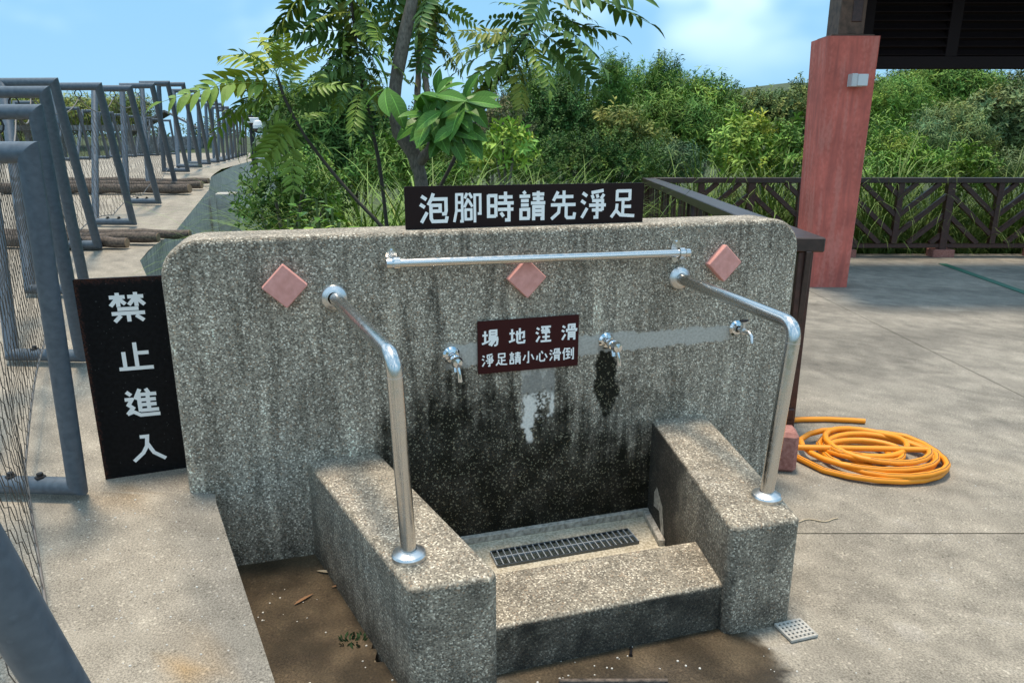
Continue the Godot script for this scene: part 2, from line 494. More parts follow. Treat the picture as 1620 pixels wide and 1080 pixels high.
# ---------------------------------------------------------------- lettering: strokes in a 100 x 100 box, y down
const WATER3 := [[9, 12, 26, 23], [4, 37, 20, 47], [7, 94, 27, 62]]
const EARTH := [[4, 33, 36, 33], [20, 8, 20, 75], [1, 82, 38, 70]]
const SPEECH := [[19, 3, 26, 12], [5, 19, 43, 19], [10, 33, 38, 33], [10, 47, 38, 47], [10, 61, 38, 61, 38, 90], [10, 57, 10, 90, 42, 90]]
var GLYPH := {
	"泡": WATER3 + [[49, 4, 43, 20, 31, 40], [42, 22, 91, 22, 91, 58, 88, 68, 77, 68], [39, 41, 71, 41, 71, 59, 42, 59], [40, 37, 40, 82, 45, 91, 90, 91, 94, 76]],
	"腳": [[13, 8, 12, 60, 4, 95], [9, 9, 32, 9, 32, 93, 24, 93], [13, 34, 32, 34], [13, 59, 32, 59], [49, 5, 41, 22], [56, 5, 66, 21], [53, 22, 39, 50], [54, 28, 67, 48], [42, 57, 63, 57, 63, 90], [43, 54, 43, 87, 63, 87], [71, 11, 94, 11, 94, 70, 85, 70], [75, 8, 75, 98]],
	"時": [[8, 15, 35, 15, 35, 82], [9, 12, 9, 80, 35, 80], [9, 47, 35, 47], [45, 20, 94, 20], [69, 3, 69, 38], [41, 39, 98, 39], [42, 59, 97, 59], [81, 44, 81, 93, 67, 93], [52, 69, 62, 82]],
	"請": SPEECH + [[51, 13, 94, 13], [53, 27, 92, 27], [46, 41, 98, 41], [72, 3, 72, 41], [56, 49, 56, 97], [53, 53, 90, 53, 90, 92, 81, 92], [56, 66, 90, 66], [56, 79, 90, 79]],
	"先": [[31, 6, 14, 36], [25, 23, 88, 23], [53, 3, 53, 48], [5, 49, 97, 49], [37, 49, 34, 74, 7, 95], [62, 49, 62, 87, 67, 92, 91, 92, 94, 75]],
	"淨": WATER3 + [[88, 5, 42, 12], [44, 19, 50, 31], [63, 17, 67, 29], [90, 17, 79, 32], [45, 38, 85, 38, 85, 71], [34, 53, 98, 53], [45, 69, 85, 69], [65, 38, 65, 93, 52, 93]],
	"足": [[25, 8, 77, 8, 77, 39], [27, 5, 27, 36, 77, 36], [51, 36, 51, 88], [51, 60, 83, 60], [28, 50, 26, 70, 6, 95], [24, 72, 42, 88, 97, 92]],
	"場": EARTH + [[47, 8, 87, 8, 87, 41], [48, 5, 48, 38, 87, 38], [48, 23, 87, 23], [40, 50, 98, 50], [55, 51, 38, 72], [49, 61, 93, 61, 90, 88, 82, 94, 73, 94], [65, 63, 42, 90], [79, 63, 54, 96]],
	"地": EARTH + [[41, 42, 92, 29, 92, 59, 80, 59], [67, 5, 67, 74], [51, 20, 51, 83, 57, 90, 93, 90, 96, 75]],
	"溼": WATER3 + [[36, 9, 97, 9], [50, 15, 41, 29, 55, 29, 41, 46], [53, 37, 59, 47], [79, 15, 69, 29, 84, 29, 70, 46], [83, 37, 90, 47], [66, 9, 66, 91], [44, 67, 90, 67], [33, 92, 99, 92]],
	"滑": WATER3 + [[45, 7, 85, 7, 85, 34], [47, 4, 47, 34], [66, 34, 66, 20, 85, 20], [36, 49, 36, 36, 96, 36, 94, 48], [48, 48, 48, 97], [45, 52, 85, 52, 85, 92, 76, 92], [48, 65, 85, 65], [48, 78, 85, 78]],
	"小": [[50, 5, 50, 92, 36, 92], [24, 33, 7, 74], [74, 31, 95, 72]],
	"心": [[14, 45, 7, 80], [33, 28, 33, 82, 40, 90, 71, 90, 76, 72], [46, 13, 59, 33], [78, 35, 95, 68]],
	"倒": [[25, 4, 5, 46], [17, 31, 17, 98], [30, 11, 69, 11], [49, 11, 36, 35, 62, 35], [54, 26, 66, 44], [33, 58, 67, 58], [50, 44, 50, 84], [27, 89, 71, 81], [79, 15, 79, 70], [95, 4, 95, 93, 84, 93]],
	"禁": [[4, 17, 46, 17], [26, 3, 26, 48], [25, 20, 5, 45], [28, 21, 45, 40], [53, 17, 96, 17], [75, 3, 75, 48], [73, 20, 54, 43], [77, 21, 97, 44], [22, 55, 79, 55], [5, 69, 95, 69], [50, 69, 50, 96], [29, 76, 11, 95], [70, 76, 90, 94]],
	"止": [[53, 6, 53, 89], [53, 41, 89, 41], [20, 35, 20, 89], [3, 91, 98, 91]],
	"進": [[11, 10, 23, 23], [4, 36, 24, 36, 13, 55, 24, 66, 7, 87], [6, 86, 24, 79, 43, 92, 98, 92], [49, 3, 33, 37], [44, 21, 44, 80], [66, 3, 73, 18], [44, 22, 94, 22], [46, 40, 91, 40], [46, 57, 91, 57], [44, 76, 96, 76], [69, 22, 69, 76]],
	"入": [[30, 9, 51, 9, 47, 42, 34, 66, 5, 93], [49, 34, 64, 68, 96, 93]],
}
# one character as a mesh; box of size w x h with its top left at (x, y), in the sign's plane
func character(parent: Node3D, ch: String, x: float, y: float, w: float, h: float, z: float, m: Material, sw: float) -> void:
	var o := MB.new()
	var k := 0
	for s: Array in GLYPH[ch]:
		var pl := PackedVector2Array()
		for i in range(0, s.size(), 2): pl.append(Vector2(s[i] / 100.0 * w, -s[i + 1] / 100.0 * h))
		for pg in Geometry2D.offset_polyline(pl, sw / 2.0, Geometry2D.JOIN_MITER, Geometry2D.END_BUTT):
			var zz := z + 0.0004 + 0.00012 * k
			o.poly(pg, func(p: Vector2) -> Vector3: return Vector3(x + p.x, y + p.y, zz), Vector3.BACK)
		k += 1
	put(o.mesh(), "character", m, parent)

# sign plate with slightly rounded corners, in the local xy plane, front at z = th
func plate(w: float, h: float, th: float, rad: float) -> MB:
	var o := MB.new()
	var ring := rounded([Vector2(0, 0), Vector2(w, 0), Vector2(w, h), Vector2(0, h)], rad, 10.0)
	var front := PackedVector2Array()
	for q in ring: front.append(q[0])
	var idx := Geometry2D.triangulate_polygon(front)
	for z: float in [th, 0.0]:
		var nn := Vector3.BACK if z > 0.0 else Vector3.FORWARD
		for i in range(0, idx.size(), 3):
			var p := [front[idx[i]], front[idx[i + 1]], front[idx[i + 2]]]
			o.tri(Vector3(p[0].x, p[0].y, z), Vector3(p[1].x, p[1].y, z), Vector3(p[2].x, p[2].y, z), nn, nn, nn, Vector2(p[0].x / w, 1 - p[0].y / h), Vector2(p[1].x / w, 1 - p[1].y / h), Vector2(p[2].x / w, 1 - p[2].y / h))
	for i in ring.size():
		var a: Array = ring[i]
		var b: Array = ring[(i + 1) % ring.size()]
		var na := Vector3(a[1].x, a[1].y, 0)
		var nb := Vector3(b[1].x, b[1].y, 0)
		var e := Vector2(0.01, 0.01)
		o.tri(Vector3(a[0].x, a[0].y, 0), Vector3(b[0].x, b[0].y, 0), Vector3(b[0].x, b[0].y, th), na, nb, nb, e, e, e)
		o.tri(Vector3(a[0].x, a[0].y, 0), Vector3(b[0].x, b[0].y, th), Vector3(a[0].x, a[0].y, th), na, nb, na, e, e, e)
	return o

# ---------------------------------------------------------------- bridge deck
const DECK_Z := [1.2, -2.28, -3.4, -4.38, -5.52, -6.69, -8.12, -9.4, -10.9, -11.7, -16.0, -40.0]
const DECK_H := [0.06, 0.313, 0.457, 0.594, 0.723, 0.775, 0.855, 0.968, 1.10, 1.14, 1.15, 1.16]
func deck_h(z: float) -> float:
	for i in DECK_Z.size() - 1:
		if z >= DECK_Z[i + 1]:
			return lerpf(DECK_H[i], DECK_H[i + 1], clampf((DECK_Z[i] - z) / (DECK_Z[i] - DECK_Z[i + 1]), 0, 1))
	return DECK_H[-1]
const EDGE := [Vector2(0.94, 1.2), Vector2(-0.604, -1.494), Vector2(-1.035, -2.245), Vector2(-1.06, -2.30), Vector2(-1.155, -2.32), Vector2(-1.23, -2.52), Vector2(-2.486, -4.786), Vector2(-2.756, -5.232), Vector2(-2.898, -5.77), Vector2(-3.012, -6.363), Vector2(-3.885, -9.293), Vector2(-4.339, -10.494), Vector2(-5.055, -13.307), Vector2(-6.057, -17.145), Vector2(-8.4, -26.0), Vector2(-12.0, -38.0)]
func edge_x(z: float) -> float:
	for i in EDGE.size() - 1:
		if z >= EDGE[i + 1].y:
			return lerpf(EDGE[i].x, EDGE[i + 1].x, clampf((EDGE[i].y - z) / (EDGE[i].y - EDGE[i + 1].y), 0, 1))
	return EDGE[-1].x

func build_deck() -> void:
	var o := MB.new()
	var blot := noise(FastNoiseLite.TYPE_SIMPLEX_SMOOTH, 1.0, 31, 4)
	var zs := []
	var z := 1.2
	while z > -38.0:
		zs.append(z)
		z -= 0.12 if z > -6.0 else (0.3 if z > -14.0 else 1.5)
	for e in EDGE: zs.append(e.y)
	zs.sort(); zs.reverse()
	var cols := 30
	var nrm := Vector3(0, 1, 0)
	var pt := func(zz: float, k: int) -> Vector3:
		var f := float(k) / cols
		return Vector3(edge_x(zz) - 4.7 * f * f * 0.6 - 4.7 * f * 0.4, deck_h(zz), zz)
	for i in zs.size() - 1:
		if zs[i] - zs[i + 1] < 0.001: continue
		for k in cols:
			o.tri(pt.call(zs[i], k), pt.call(zs[i], k + 1), pt.call(zs[i + 1], k + 1), nrm, nrm, nrm)
			o.tri(pt.call(zs[i], k), pt.call(zs[i + 1], k + 1), pt.call(zs[i + 1], k), nrm, nrm, nrm)
	for i in o.v.size():
		var p := o.v[i]
		var a := blot.get_noise_2d(p.x * 1.6, p.z * 1.6)
		var b := blot.get_noise_2d(p.x * 5.0 + 50.0, p.z * 5.0)
		var s := clampf(0.76 + a * 0.08 + b * 0.24, 0.4, 1.05)
		# grey film along the edge strip near the basin; a rust run at the front
		var g := sstep(0.25, 0.1, edge_x(p.z) - p.x + b * 0.15) * 0.25 * sstep(-2.6, -2.2, p.z)
		var cc := Color(s * (1.0 - g), s * (1.0 - g * 0.9), s * (1.0 - g * 0.75))
		var rd := Vector2(p.x + 0.80, p.z + 1.50).length() + b * 0.04
		cc = cc.lerp(Color(s, s * 0.72, s * 0.38), 0.75 * sstep(0.09, 0.03, rd))
		var rd2 := Vector2((p.x + 1.38) * 0.8, p.z + 2.27).length() + b * 0.06
		cc = cc.lerp(Color(s, s * 0.82, s * 0.6), 0.6 * sstep(0.10, 0.03, rd2))
		o.c[i] = cc
	var deck := structure(o.mesh(), "bridge_deck", M.deck)
	# side of the deck, board-marked concrete
	var sd := MB.new()
	for i in EDGE.size() - 1:
		var a: Vector2 = EDGE[i]
		var b: Vector2 = EDGE[i + 1]
		var nn := Vector3(-(a.y - b.y), 0, (a.x - b.x)).normalized()
		if nn.x < 0: nn = -nn
		var hb := -0.9
		var q := [Vector3(a.x, deck_h(a.y), a.y), Vector3(b.x, deck_h(b.y), b.y), Vector3(b.x, hb, b.y), Vector3(a.x, hb, a.y)]
		sd.tri(q[0], q[1], q[2], nn, nn, nn); sd.tri(q[0], q[2], q[3], nn, nn, nn)
	var s2 := put(sd.mesh(), "deck_side", M.deck_side, deck)
	s2.set_meta("label", "dark board-marked concrete side of the bridge deck")
	# pale upright pilaster where the side wall turns
	var pl := MB.new()
	pl.box(Vector3(-3.67, 0.06, -9.3), Vector3(0.24, 1.72, 0.3), Basis(Vector3.UP, 0.28), 0.01)
	put(pl.mesh(), "pilaster", M.deck_side2, deck)

# ---------------------------------------------------------------- serpentine pipe railing
func railing(called: String, label: String, C: Array, B: Array, across: Vector3, r: float, nets: int) -> Node3D:
	var base: Vector3 = C[0]
	var t := thing(called, label, "railing", Transform3D(Basis(), base))
	var pts := []
	var kinds := []
	for i in C.size():
		pts.append(B[i] + across); kinds.append("top_pipe")
		pts.append(B[i]); kinds.append("outer_post")
		pts.append(C[i]); kinds.append("bottom_pipe")
		pts.append(C[i] + across); kinds.append("inner_post")
	var m := pts.size()
	for i in m - 1:
		var a: Vector3 = pts[i] - base
		var b: Vector3 = pts[i + 1] - base
		var d := (b - a).normalized()
		var na := d
		var nb := d
		if i > 0: na = (d + (pts[i] - pts[i - 1]).normalized()).normalized()
		if i < m - 2: nb = (d + (pts[i + 2] - pts[i + 1]).normalized()).normalized()
		var o := MB.new()
		o.mitre(a, b, r, na, nb, 16)
		var part := put(o.mesh(), kinds[i], M.pipe, t)
		if kinds[i] == "bottom_pipe" and nets > 0 and i / 4 < 9:
			for f: float in [0.36, 0.66]:
				var p := a.lerp(b, f) + Vector3(0, r, 0)
				var bo := MB.new()
				bo.lathe(p, Vector3.UP, [Vector2(0.018, -0.004), Vector2(0.018, 0.004), Vector2(0.011, 0.005), Vector2(0.011, 0.016), Vector2(0, 0.016)], 6)
				put(bo.mesh(), "bolt", M.dark_steel, part)
	# steel rope and net
	for i in nets:
		var m0: Vector3 = (B[i] + across * 0.5) - base - Vector3(0, r + 0.05, 0)
		var m1: Vector3 = (B[i + 1] + across * 0.5) - base - Vector3(0, r + 0.05, 0)
		var n0: Vector3 = (C[i] + across * 0.5) - base + Vector3(0, r + 0.03, 0)
		var n1: Vector3 = (C[i + 1] + across * 0.5) - base + Vector3(0, r + 0.03, 0)
		var top := func(s: float) -> Vector3: return m0.lerp(m1, s) - Vector3(0, 0.13 * pow(sin(PI * s), 0.8), 0)
		var bot := func(s: float) -> Vector3: return n0.lerp(n1, s) + Vector3(0, 0.05 * sin(PI * s), 0)
		var P := func(s: float, q: float) -> Vector3: return (bot.call(s) as Vector3).lerp(top.call(s), q)
		for w in 2:
			var path := PackedVector3Array()
			for k in 15: path.append((top if w == 0 else bot).call(k / 14.0))
			var o := MB.new()
			o.tube(path, 0.0042, 6)
			put(o.mesh(), "steel_rope", M.rope, t)
		var hook := MB.new()
		var ring := PackedVector3Array()
		for k in 12: ring.append(m0 + Vector3(0.028 * cos(TAU * k / 12), 0.025 + 0.03 * sin(TAU * k / 12), 0.004))
		hook.tube(ring, 0.004, 5, false, true)
		put(hook.mesh(), "ring", M.dark_steel, t)
		var net := MB.new()
		var cnt := 15 if i < 4 else 11
		var rr := 0.0014 if i < 3 else 0.0019
		for fam: float in [-1.0, 1.0]:
			for j in range(-cnt / 2, cnt + cnt / 2):
				var path := PackedVector3Array()
				for k in 21:
					var q := k / 20.0
					var s := (j + 0.5) / cnt + fam * q * 0.42 + 0.011 * (1.0 if k % 2 else -1.0) * fam
					if s < 0.0 or s > 1.0: continue
					path.append(P.call(s, q))
				if path.size() > 1: net.tube(path, rr, 3, false)
		put(net.mesh(), "wire_net", M.wire, t)
	return t

# ---------------------------------------------------------------- foliage
func leaf_mat(rough := 0.5, back := 0.5) -> StandardMaterial3D:
	var m := mat(Color.WHITE, rough, 0.0, 0.25)
	m.vertex_color_use_as_albedo = true
	m.cull_mode = BaseMaterial3D.CULL_DISABLED
	m.backlight_enabled = true
	m.backlight = Color(0.35 * back, 0.6 * back, 0.12 * back)
	return m

func sprig_broad(sd: int, leaves: int, ln: float, wd: float, tw: float) -> ArrayMesh:
	var r := RandomNumberGenerator.new()
	r.seed = sd
	var o := MB.new()
	for i in leaves:
		var f := (i + 0.6) / leaves
		var a := i * 2.4 + r.randf() * 0.6
		var d := Vector3(cos(a), 0.35 + 0.5 * f, sin(a)).normalized()
		o.col = Color(1, 1, 1) * r.randf_range(0.75, 1.25)
		o.leaf(Vector3(0, tw * f, 0), d, (Vector3.UP + d * -0.3 + Vector3(r.randf() - 0.5, 0, r.randf() - 0.5) * 0.8).normalized(), ln * r.randf_range(0.7, 1.15), wd * r.randf_range(0.8, 1.1), 2, 0.25, 0.3)
	o.col = Color(0.7, 0.6, 0.4)
	o.tube(PackedVector3Array([Vector3.ZERO, Vector3(0, tw, 0)]), 0.004, 3, false)
	return o.mesh()

func sprig_bamboo(sd: int) -> ArrayMesh:
	var r := RandomNumberGenerator.new()
	r.seed = sd
	var o := MB.new()
	for i in 15:
		var f := (i + 0.6) / 15.0
		var a := r.randf() * TAU
		var d := Vector3(cos(a) * 0.8, 0.35 - r.randf() * 0.9, sin(a) * 0.8).normalized()
		o.col = Color(1, 1, 1) * r.randf_range(0.75, 1.3)
		o.leaf(Vector3(cos(a) * 0.02, 0.36 * f, sin(a) * 0.02), d, Vector3(r.randf() - 0.5, 1, r.randf() - 0.5).normalized(), r.randf_range(0.12, 0.2), 0.024, 2, 0.3, 0.2)
	return o.mesh()

# crown of sprigs spread through lobes; lobes: [centre, radii]
func crown(parent: Node, called: String, mesh: Mesh, m: Material, lobes: Array, count: int, size: Vector2, tone: Color, vary: float, sd: int, droop := 0.0, shell := 0.4) -> void:
	var r := RandomNumberGenerator.new()
	r.seed = sd
	var nz := noise(FastNoiseLite.TYPE_SIMPLEX_SMOOTH, 1.1, sd, 2)
	var wts := []
	var tot := 0.0
	for l in lobes:
		var w: float = pow(l[1].x * l[1].y * l[1].z, 0.667)
		tot += w
		wts.append(tot)
	var buf := PackedFloat32Array()
	buf.resize(count * 16)
	for i in count:
		var pick := r.randf() * tot
		var k := 0
		while wts[k] < pick: k += 1
		var d := Vector3(r.randfn(), r.randfn(), r.randfn()).normalized()
		var rad := pow(r.randf(), shell)
		rad *= 1.0 + 0.28 * nz.get_noise_3dv(d * 1.8 + lobes[k][0])
		var p: Vector3 = lobes[k][0] + d * rad * lobes[k][1]
		var ax := (d * 0.8 + Vector3(0, 0.35 - droop, 0) + Vector3(r.randf() - 0.5, r.randf() - 0.5, r.randf() - 0.5) * 1.1).normalized()
		var x := ax.cross(Vector3(r.randf() - 0.5, r.randf() - 0.5, r.randf() - 0.5)).normalized()
		var s := r.randf_range(size.x, size.y)
		var bz := x.cross(ax) * s
		var by := ax * s
		x *= s
		var tv := 1.0 + vary * (r.randf() - 0.5) + vary * 0.9 * nz.get_noise_3dv(p * 1.5)
		var hue := vary * 0.35 * (r.randf() - 0.5) + vary * 0.5 * nz.get_noise_3dv(p * 0.9 + Vector3(30, 0, 0))
		var j := i * 16
		buf[j] = x.x; buf[j + 1] = by.x; buf[j + 2] = bz.x; buf[j + 3] = p.x
		buf[j + 4] = x.y; buf[j + 5] = by.y; buf[j + 6] = bz.y; buf[j + 7] = p.y
		buf[j + 8] = x.z; buf[j + 9] = by.z; buf[j + 10] = bz.z; buf[j + 11] = p.z
		buf[j + 12] = clampf(tone.r * tv * (1.0 + hue), 0, 1); buf[j + 13] = clampf(tone.g * tv, 0, 1); buf[j + 14] = clampf(tone.b * tv * (1.0 - hue), 0, 1); buf[j + 15] = 1.0
	var mm := MultiMesh.new()
	mm.transform_format = MultiMesh.TRANSFORM_3D
	mm.use_colors = true
	mm.mesh = mesh
	mm.instance_count = count
	mm.buffer = buf
	var o := MultiMeshInstance3D.new()
	o.multimesh = mm
	o.material_override = m
	o.name = called
	o.set_meta("kind", "stuff")
	parent.add_child(o, true)

# tree or bush laid out by its lobes: [x, y, z, rx, ry, rz] in metres
func plant(called: String, label: String, category: String, kind: int, lobes: Array, dens: float, tone: Color, sd: int, group: String, size := Vector2(0.9, 1.5)) -> void:
	var L := []
	var area := 0.0
	var mid := Vector3.ZERO
	var r := RandomNumberGenerator.new()
	r.seed = sd + 500
	for l in lobes:
		var c := Vector3(l[0], l[1], l[2])
		var rad := Vector3(l[3], l[4], l[5])
		L.append([c, rad])
		area += pow(rad.x * rad.y * rad.z, 0.667)
		mid += c / lobes.size()
	var base := Vector3(mid.x, ground_h(mid.x, mid.z) - 0.05, mid.z)
	var t := thing(called, label, category, Transform3D(Basis(), base), group)
	for l in L: l[0] -= base
	var tr := MB.new()
	for l in L:
		var e: Vector3 = l[0]
		var th: float = clampf(0.02 + 0.012 * e.y, 0.012, 0.09)
		var bend := Vector3(r.randf() - 0.5, 0, r.randf() - 0.5) * 0.25 * e.length()
		var path := PackedVector3Array()
		var rr := []
		for k in 7:
			var f := k / 6.0
			path.append(Vector3(e.x * f * f, e.y * f, e.z * f * f) + bend * f * (1.0 - f))
			rr.append(th * (1.0 - 0.75 * f))
		tr.tube(path, rr, 6, false)
	put(tr.mesh(), "trunk", M.bark, t)
	var sp: Mesh = [M.s_broad, M.s_bamboo, M.s_round, M.s_big][kind]
	crown(t, "crown", sp, M.leaf, L, int(area * dens * 0.8), size, tone, 0.6, sd, 0.5 if kind == 1 else 0.1)
	# shoots of the next size mixed in
	var sp2: Mesh = [M.s_bamboo, M.s_broad, M.s_broad, M.s_broad][kind]
	crown(t, "shoots", sp2, M.leaf, L, int(area * dens * 0.22), size * 1.15, Color(tone.r * 1.25, tone.g * 1.15, tone.b), 0.6, sd + 40, -0.2, 0.25)

func ground_h(x: float, z: float) -> float:
	var d := -z
	var base := -0.45 - 0.9 * sstep(9.0, 12.0, d)
	var hill := 3.2 * sstep(14.0, 40.0, d) + 5.0 * sstep(35.0, 70.0, d) * sstep(0.0, 25.0, x)
	return base + hill

func frond(sd: int, pairs: int, length: float, ll: float, lw: float) -> Array:
	# compound leaf along +Y arching towards +Z-down; returns [leaflets, rachis]
	var r := RandomNumberGenerator.new()
	r.seed = sd
	var o := MB.new()
	var path := PackedVector3Array()
	var rr := []
	for i in 13:
		var f := i / 12.0
		path.append(Vector3(0.05 * sin(f * 3.0 + sd) * f, length * (f - 0.08 * f * f), -length * (0.12 + 0.025 * (sd % 9)) * f * f))
		rr.append(0.0036 * (1.0 - 0.7 * f))
	for i in pairs:
		var f := clampf(0.16 + 0.8 * (i + r.randf_range(-0.2, 0.2)) / pairs, 0.1, 0.97)
		var q := f * 12.0
		var i0 := int(q)
		var p := path[i0].lerp(path[mini(i0 + 1, 12)], q - i0)
		var tg := (path[mini(i0 + 1, 12)] - path[i0]).normalized()
		var side := tg.cross(Vector3.BACK).normalized()
		var up := side.cross(tg).normalized()
		if up.z < 0: up = -up
		var sz := sin(PI * (0.22 + 0.62 * f)) * r.randf_range(0.88, 1.1)
		for s: float in [-1.0, 1.0]:
			if r.randf() < 0.05: continue
			var d := (side * s + tg * (0.35 + 0.5 * f) - up * r.randf_range(-0.1, 0.28)).normalized()
			o.col = Color(1, 1, 1) * r.randf_range(0.82, 1.18)
			o.leaf(p, d, (up + side * s * 0.15 + tg * r.randf_range(-0.2, 0.2)).normalized(), ll * sz, lw * sz, 4, r.randf_range(0.05, 0.3), 0.3, 0.72)
	var tg2 := (path[12] - path[11]).normalized()
	o.leaf(path[12], tg2, Vector3.BACK, ll * 0.8, lw * 0.8, 4, 0.3, 0.3, 0.72)
	o.col = Color(1.6, 1.3, 0.9)
	o.tube(path, rr, 4, false)
	return [o.mesh()]

func stem(parent: Node, called: String, pts: Array, r0: float, r1: float, m: Material, sides := 9) -> PackedVector3Array:
	var cv := Curve3D.new()
	for i in pts.size():
		var tan3 := Vector3.ZERO
		if i > 0 and i < pts.size() - 1: tan3 = (pts[i + 1] - pts[i - 1]) / 6.0
		cv.add_point(pts[i], -tan3, tan3)
	var path := PackedVector3Array()
	var rr := []
	var len := cv.get_baked_length()
	for i in 25:
		path.append(cv.sample_baked(len * i / 24.0) + Vector3(rng.randf() - 0.5, 0, rng.randf() - 0.5) * r0 * 0.25)
		rr.append(lerpf(r0, r1, i / 24.0) * (1.0 + 0.08 * sin(i * 1.7)))
	var o := MB.new()
	o.tube(path, rr, sides, true)
	put(o.mesh(), called, m, parent)
	return path

func along(a: Vector3, b: Vector3, len0: float, up := Vector3.UP) -> Transform3D:
	# +Y from a to b, +Z as far up as it goes
	var y := b - a
	var s := y.length() / len0
	y = y.normalized()
	var z := (up - y * y.dot(up))
	if z.length() < 0.2: z = Vector3.BACK - y * y.dot(Vector3.BACK)
	z = z.normalized()
	return Transform3D(Basis(y.cross(z), y, z).scaled(Vector3.ONE * s), a)

func leaf_part(parent: Node, called: String, mesh: Mesh, m: Material, xf: Transform3D) -> MeshInstance3D:
	var o := put(mesh, called, m, parent)
	o.transform = xf
	return o

var weed_no := 0
func weed(p: Vector3) -> void:
	var where := ["below the leaning left stem", "with the tallest bright shoot", "right of the tallest shoot", "nearest the vine-covered mound", "nearest the long sign", "in the middle, low on the wall top", "behind the others"]
	var t := thing("leafy_weed", "bright green weed showing over the wall top, " + where[weed_no], "weed", Transform3D(Basis(Vector3.UP, weed_no * 1.3), Vector3(p.x, -0.5, p.z)), "bright green weeds behind the wall")
	var r := RandomNumberGenerator.new()
	r.seed = 900 + weed_no
	weed_no += 1
	var top := p.y + 0.5
	var o := MB.new()
	o.tube(PackedVector3Array([Vector3.ZERO, Vector3(0.02, top * 0.5, 0), Vector3(0, top, 0)]), 0.006, 5, false)
	put(o.mesh(), "stem", M.green_stem, t)
	for i in 26:
		var f := 0.6 + 0.42 * i / 26.0
		var a := i * 2.4 + r.randf()
		var d := Vector3(cos(a), r.randf_range(-0.1, 0.5), sin(a)).normalized()
		var e := Vector3(0, top * f, 0) + d * (0.06 * (1.2 - f))
		var xf := along(e, e + d, 1.0)
		xf.basis = xf.basis.scaled_local(Vector3.ONE * r.randf_range(0.05, 0.1))
		leaf_part(t, "leaf", M.unit_leaf, M.leaf_tones[r.randi() % 2], xf)

func young_plant(p: Vector3) -> void:
	var t := thing("young_plant", "small glossy plant peeping over the left shoulder of the wall", "plant", Transform3D(Basis(), Vector3(p.x, -0.5, p.z)))
	var r := RandomNumberGenerator.new()
	r.seed = 77
	var top := p.y + 0.5
	for sdl in [[-0.06, 0.0], [0.05, 0.03], [0.0, -0.03]]:
		var o := MB.new()
		o.tube(PackedVector3Array([Vector3(0, 0, 0), Vector3(sdl[0], top * 0.97 + sdl[1], 0)]), 0.005, 5, false)
		put(o.mesh(), "stem", M.green_stem, t)
		for i in 7:
			var a := i * 2.4 + r.randf()
			var d := Vector3(cos(a), r.randf_range(-0.1, 0.6), sin(a)).normalized()
			var e := Vector3(sdl[0], top * 0.97 + sdl[1] - 0.015 * i, 0)
			var xf := along(e, e + d, 1.0)
			xf.basis = xf.basis.scaled_local(Vector3.ONE * r.randf_range(0.06, 0.1))
			leaf_part(t, "leaf", M.unit_leaf, M.leaf_tones[0 if sdl[0] > 0 else 1], xf)

func grow_tree(trunk: Array, limb: Array, slims: Array, stems: Array, fronds: Array, big: Array) -> void:
	var base := Vector3(trunk[0].x, -0.5, trunk[0].z)
	var t := thing("ornamental_tree", "forked tree behind the long sign, with big glossy leaves low on its fork", "tree", Transform3D(Basis(), base))
	var rel := func(a: Array) -> Array: return a.map(func(q: Vector3) -> Vector3: return q - base)
	var tp: Array = rel.call(trunk)
	tp.push_front(Vector3(0, 0, 0))
	stem(t, "trunk", tp, 0.052, 0.03, M.bark, 12)
	stem(t, "limb", rel.call(limb), 0.034, 0.014, M.bark)
	for s in slims: stem(t, "limb", rel.call(s), 0.02, 0.012, M.bark)
	var fr := [frond(3, 10, 0.6, 0.145, 0.046), frond(8, 12, 0.6, 0.13, 0.04), frond(21, 9, 0.6, 0.155, 0.05), frond(34, 11, 0.6, 0.14, 0.043), frond(47, 8, 0.6, 0.16, 0.048), frond(55, 13, 0.6, 0.12, 0.038), frond(62, 10, 0.6, 0.15, 0.042), frond(79, 9, 0.6, 0.135, 0.05)]
	var r := RandomNumberGenerator.new()
	r.seed = 12
	var owners := [null, null, t, null]
	var lab := ["slender tree leaning left over the bridge, its young fronds yellow-green", "slender dark-stemmed tree with drooping fronds between the left one and the trunk", "", "slender tree leaning right, its dark fronds hanging against the sky"]
	var si := 0
	for g in 4:
		if g != 2:
			var st: Array = stems[si]
			si += 1
			var b := Vector3(st[0].x, -0.5, st[0].z)
			owners[g] = thing("compound_leaved_tree", lab[g], "tree", Transform3D(Basis(), b), "slender trees with feather-like leaves")
			var path := []
			for q: Vector3 in st: path.append(q - b)
			path.push_front(Vector3.ZERO)
			stem(owners[g], "stem", path, 0.017 if g else 0.015, 0.007, M.dark_bark)
		for k in fronds[g].size():
			var f: Array = fronds[g][k]
			var o: Node3D = owners[g]
			var v: Array = fr[r.randi() % 8]
			var xf := along(f[0] - o.position, f[1] - o.position, 0.58)
			# roll a little, keep leaflets life-size
			xf.basis = xf.basis * Basis(Vector3.UP, r.randf_range(-0.9, 0.9))
			var tone: Material = M.frond_tones[1 + r.randi() % 2] if g == 3 else M.frond_tones[2 if r.randf() < 0.75 else 1]
			if g == 0 and k < 5: tone = M.frond_tones[0]
			elif g == 0: tone = M.frond_tones[1]
			elif r.randf() < 0.12: tone = M.frond_tones[3]
			leaf_part(o, "frond", v[0], tone, xf)
	for k in big.size():
		var f: Array = big[k]
		var xf := along(f[0] - base, f[1] - base, 1.0, Vector3(r.randf_range(-0.5, 0.5), 0.6, r.randf_range(0.1, 1.0)).normalized())
		leaf_part(t, "leaf", M.big_leaf[k % 2], M.big_leaf_mat, xf)

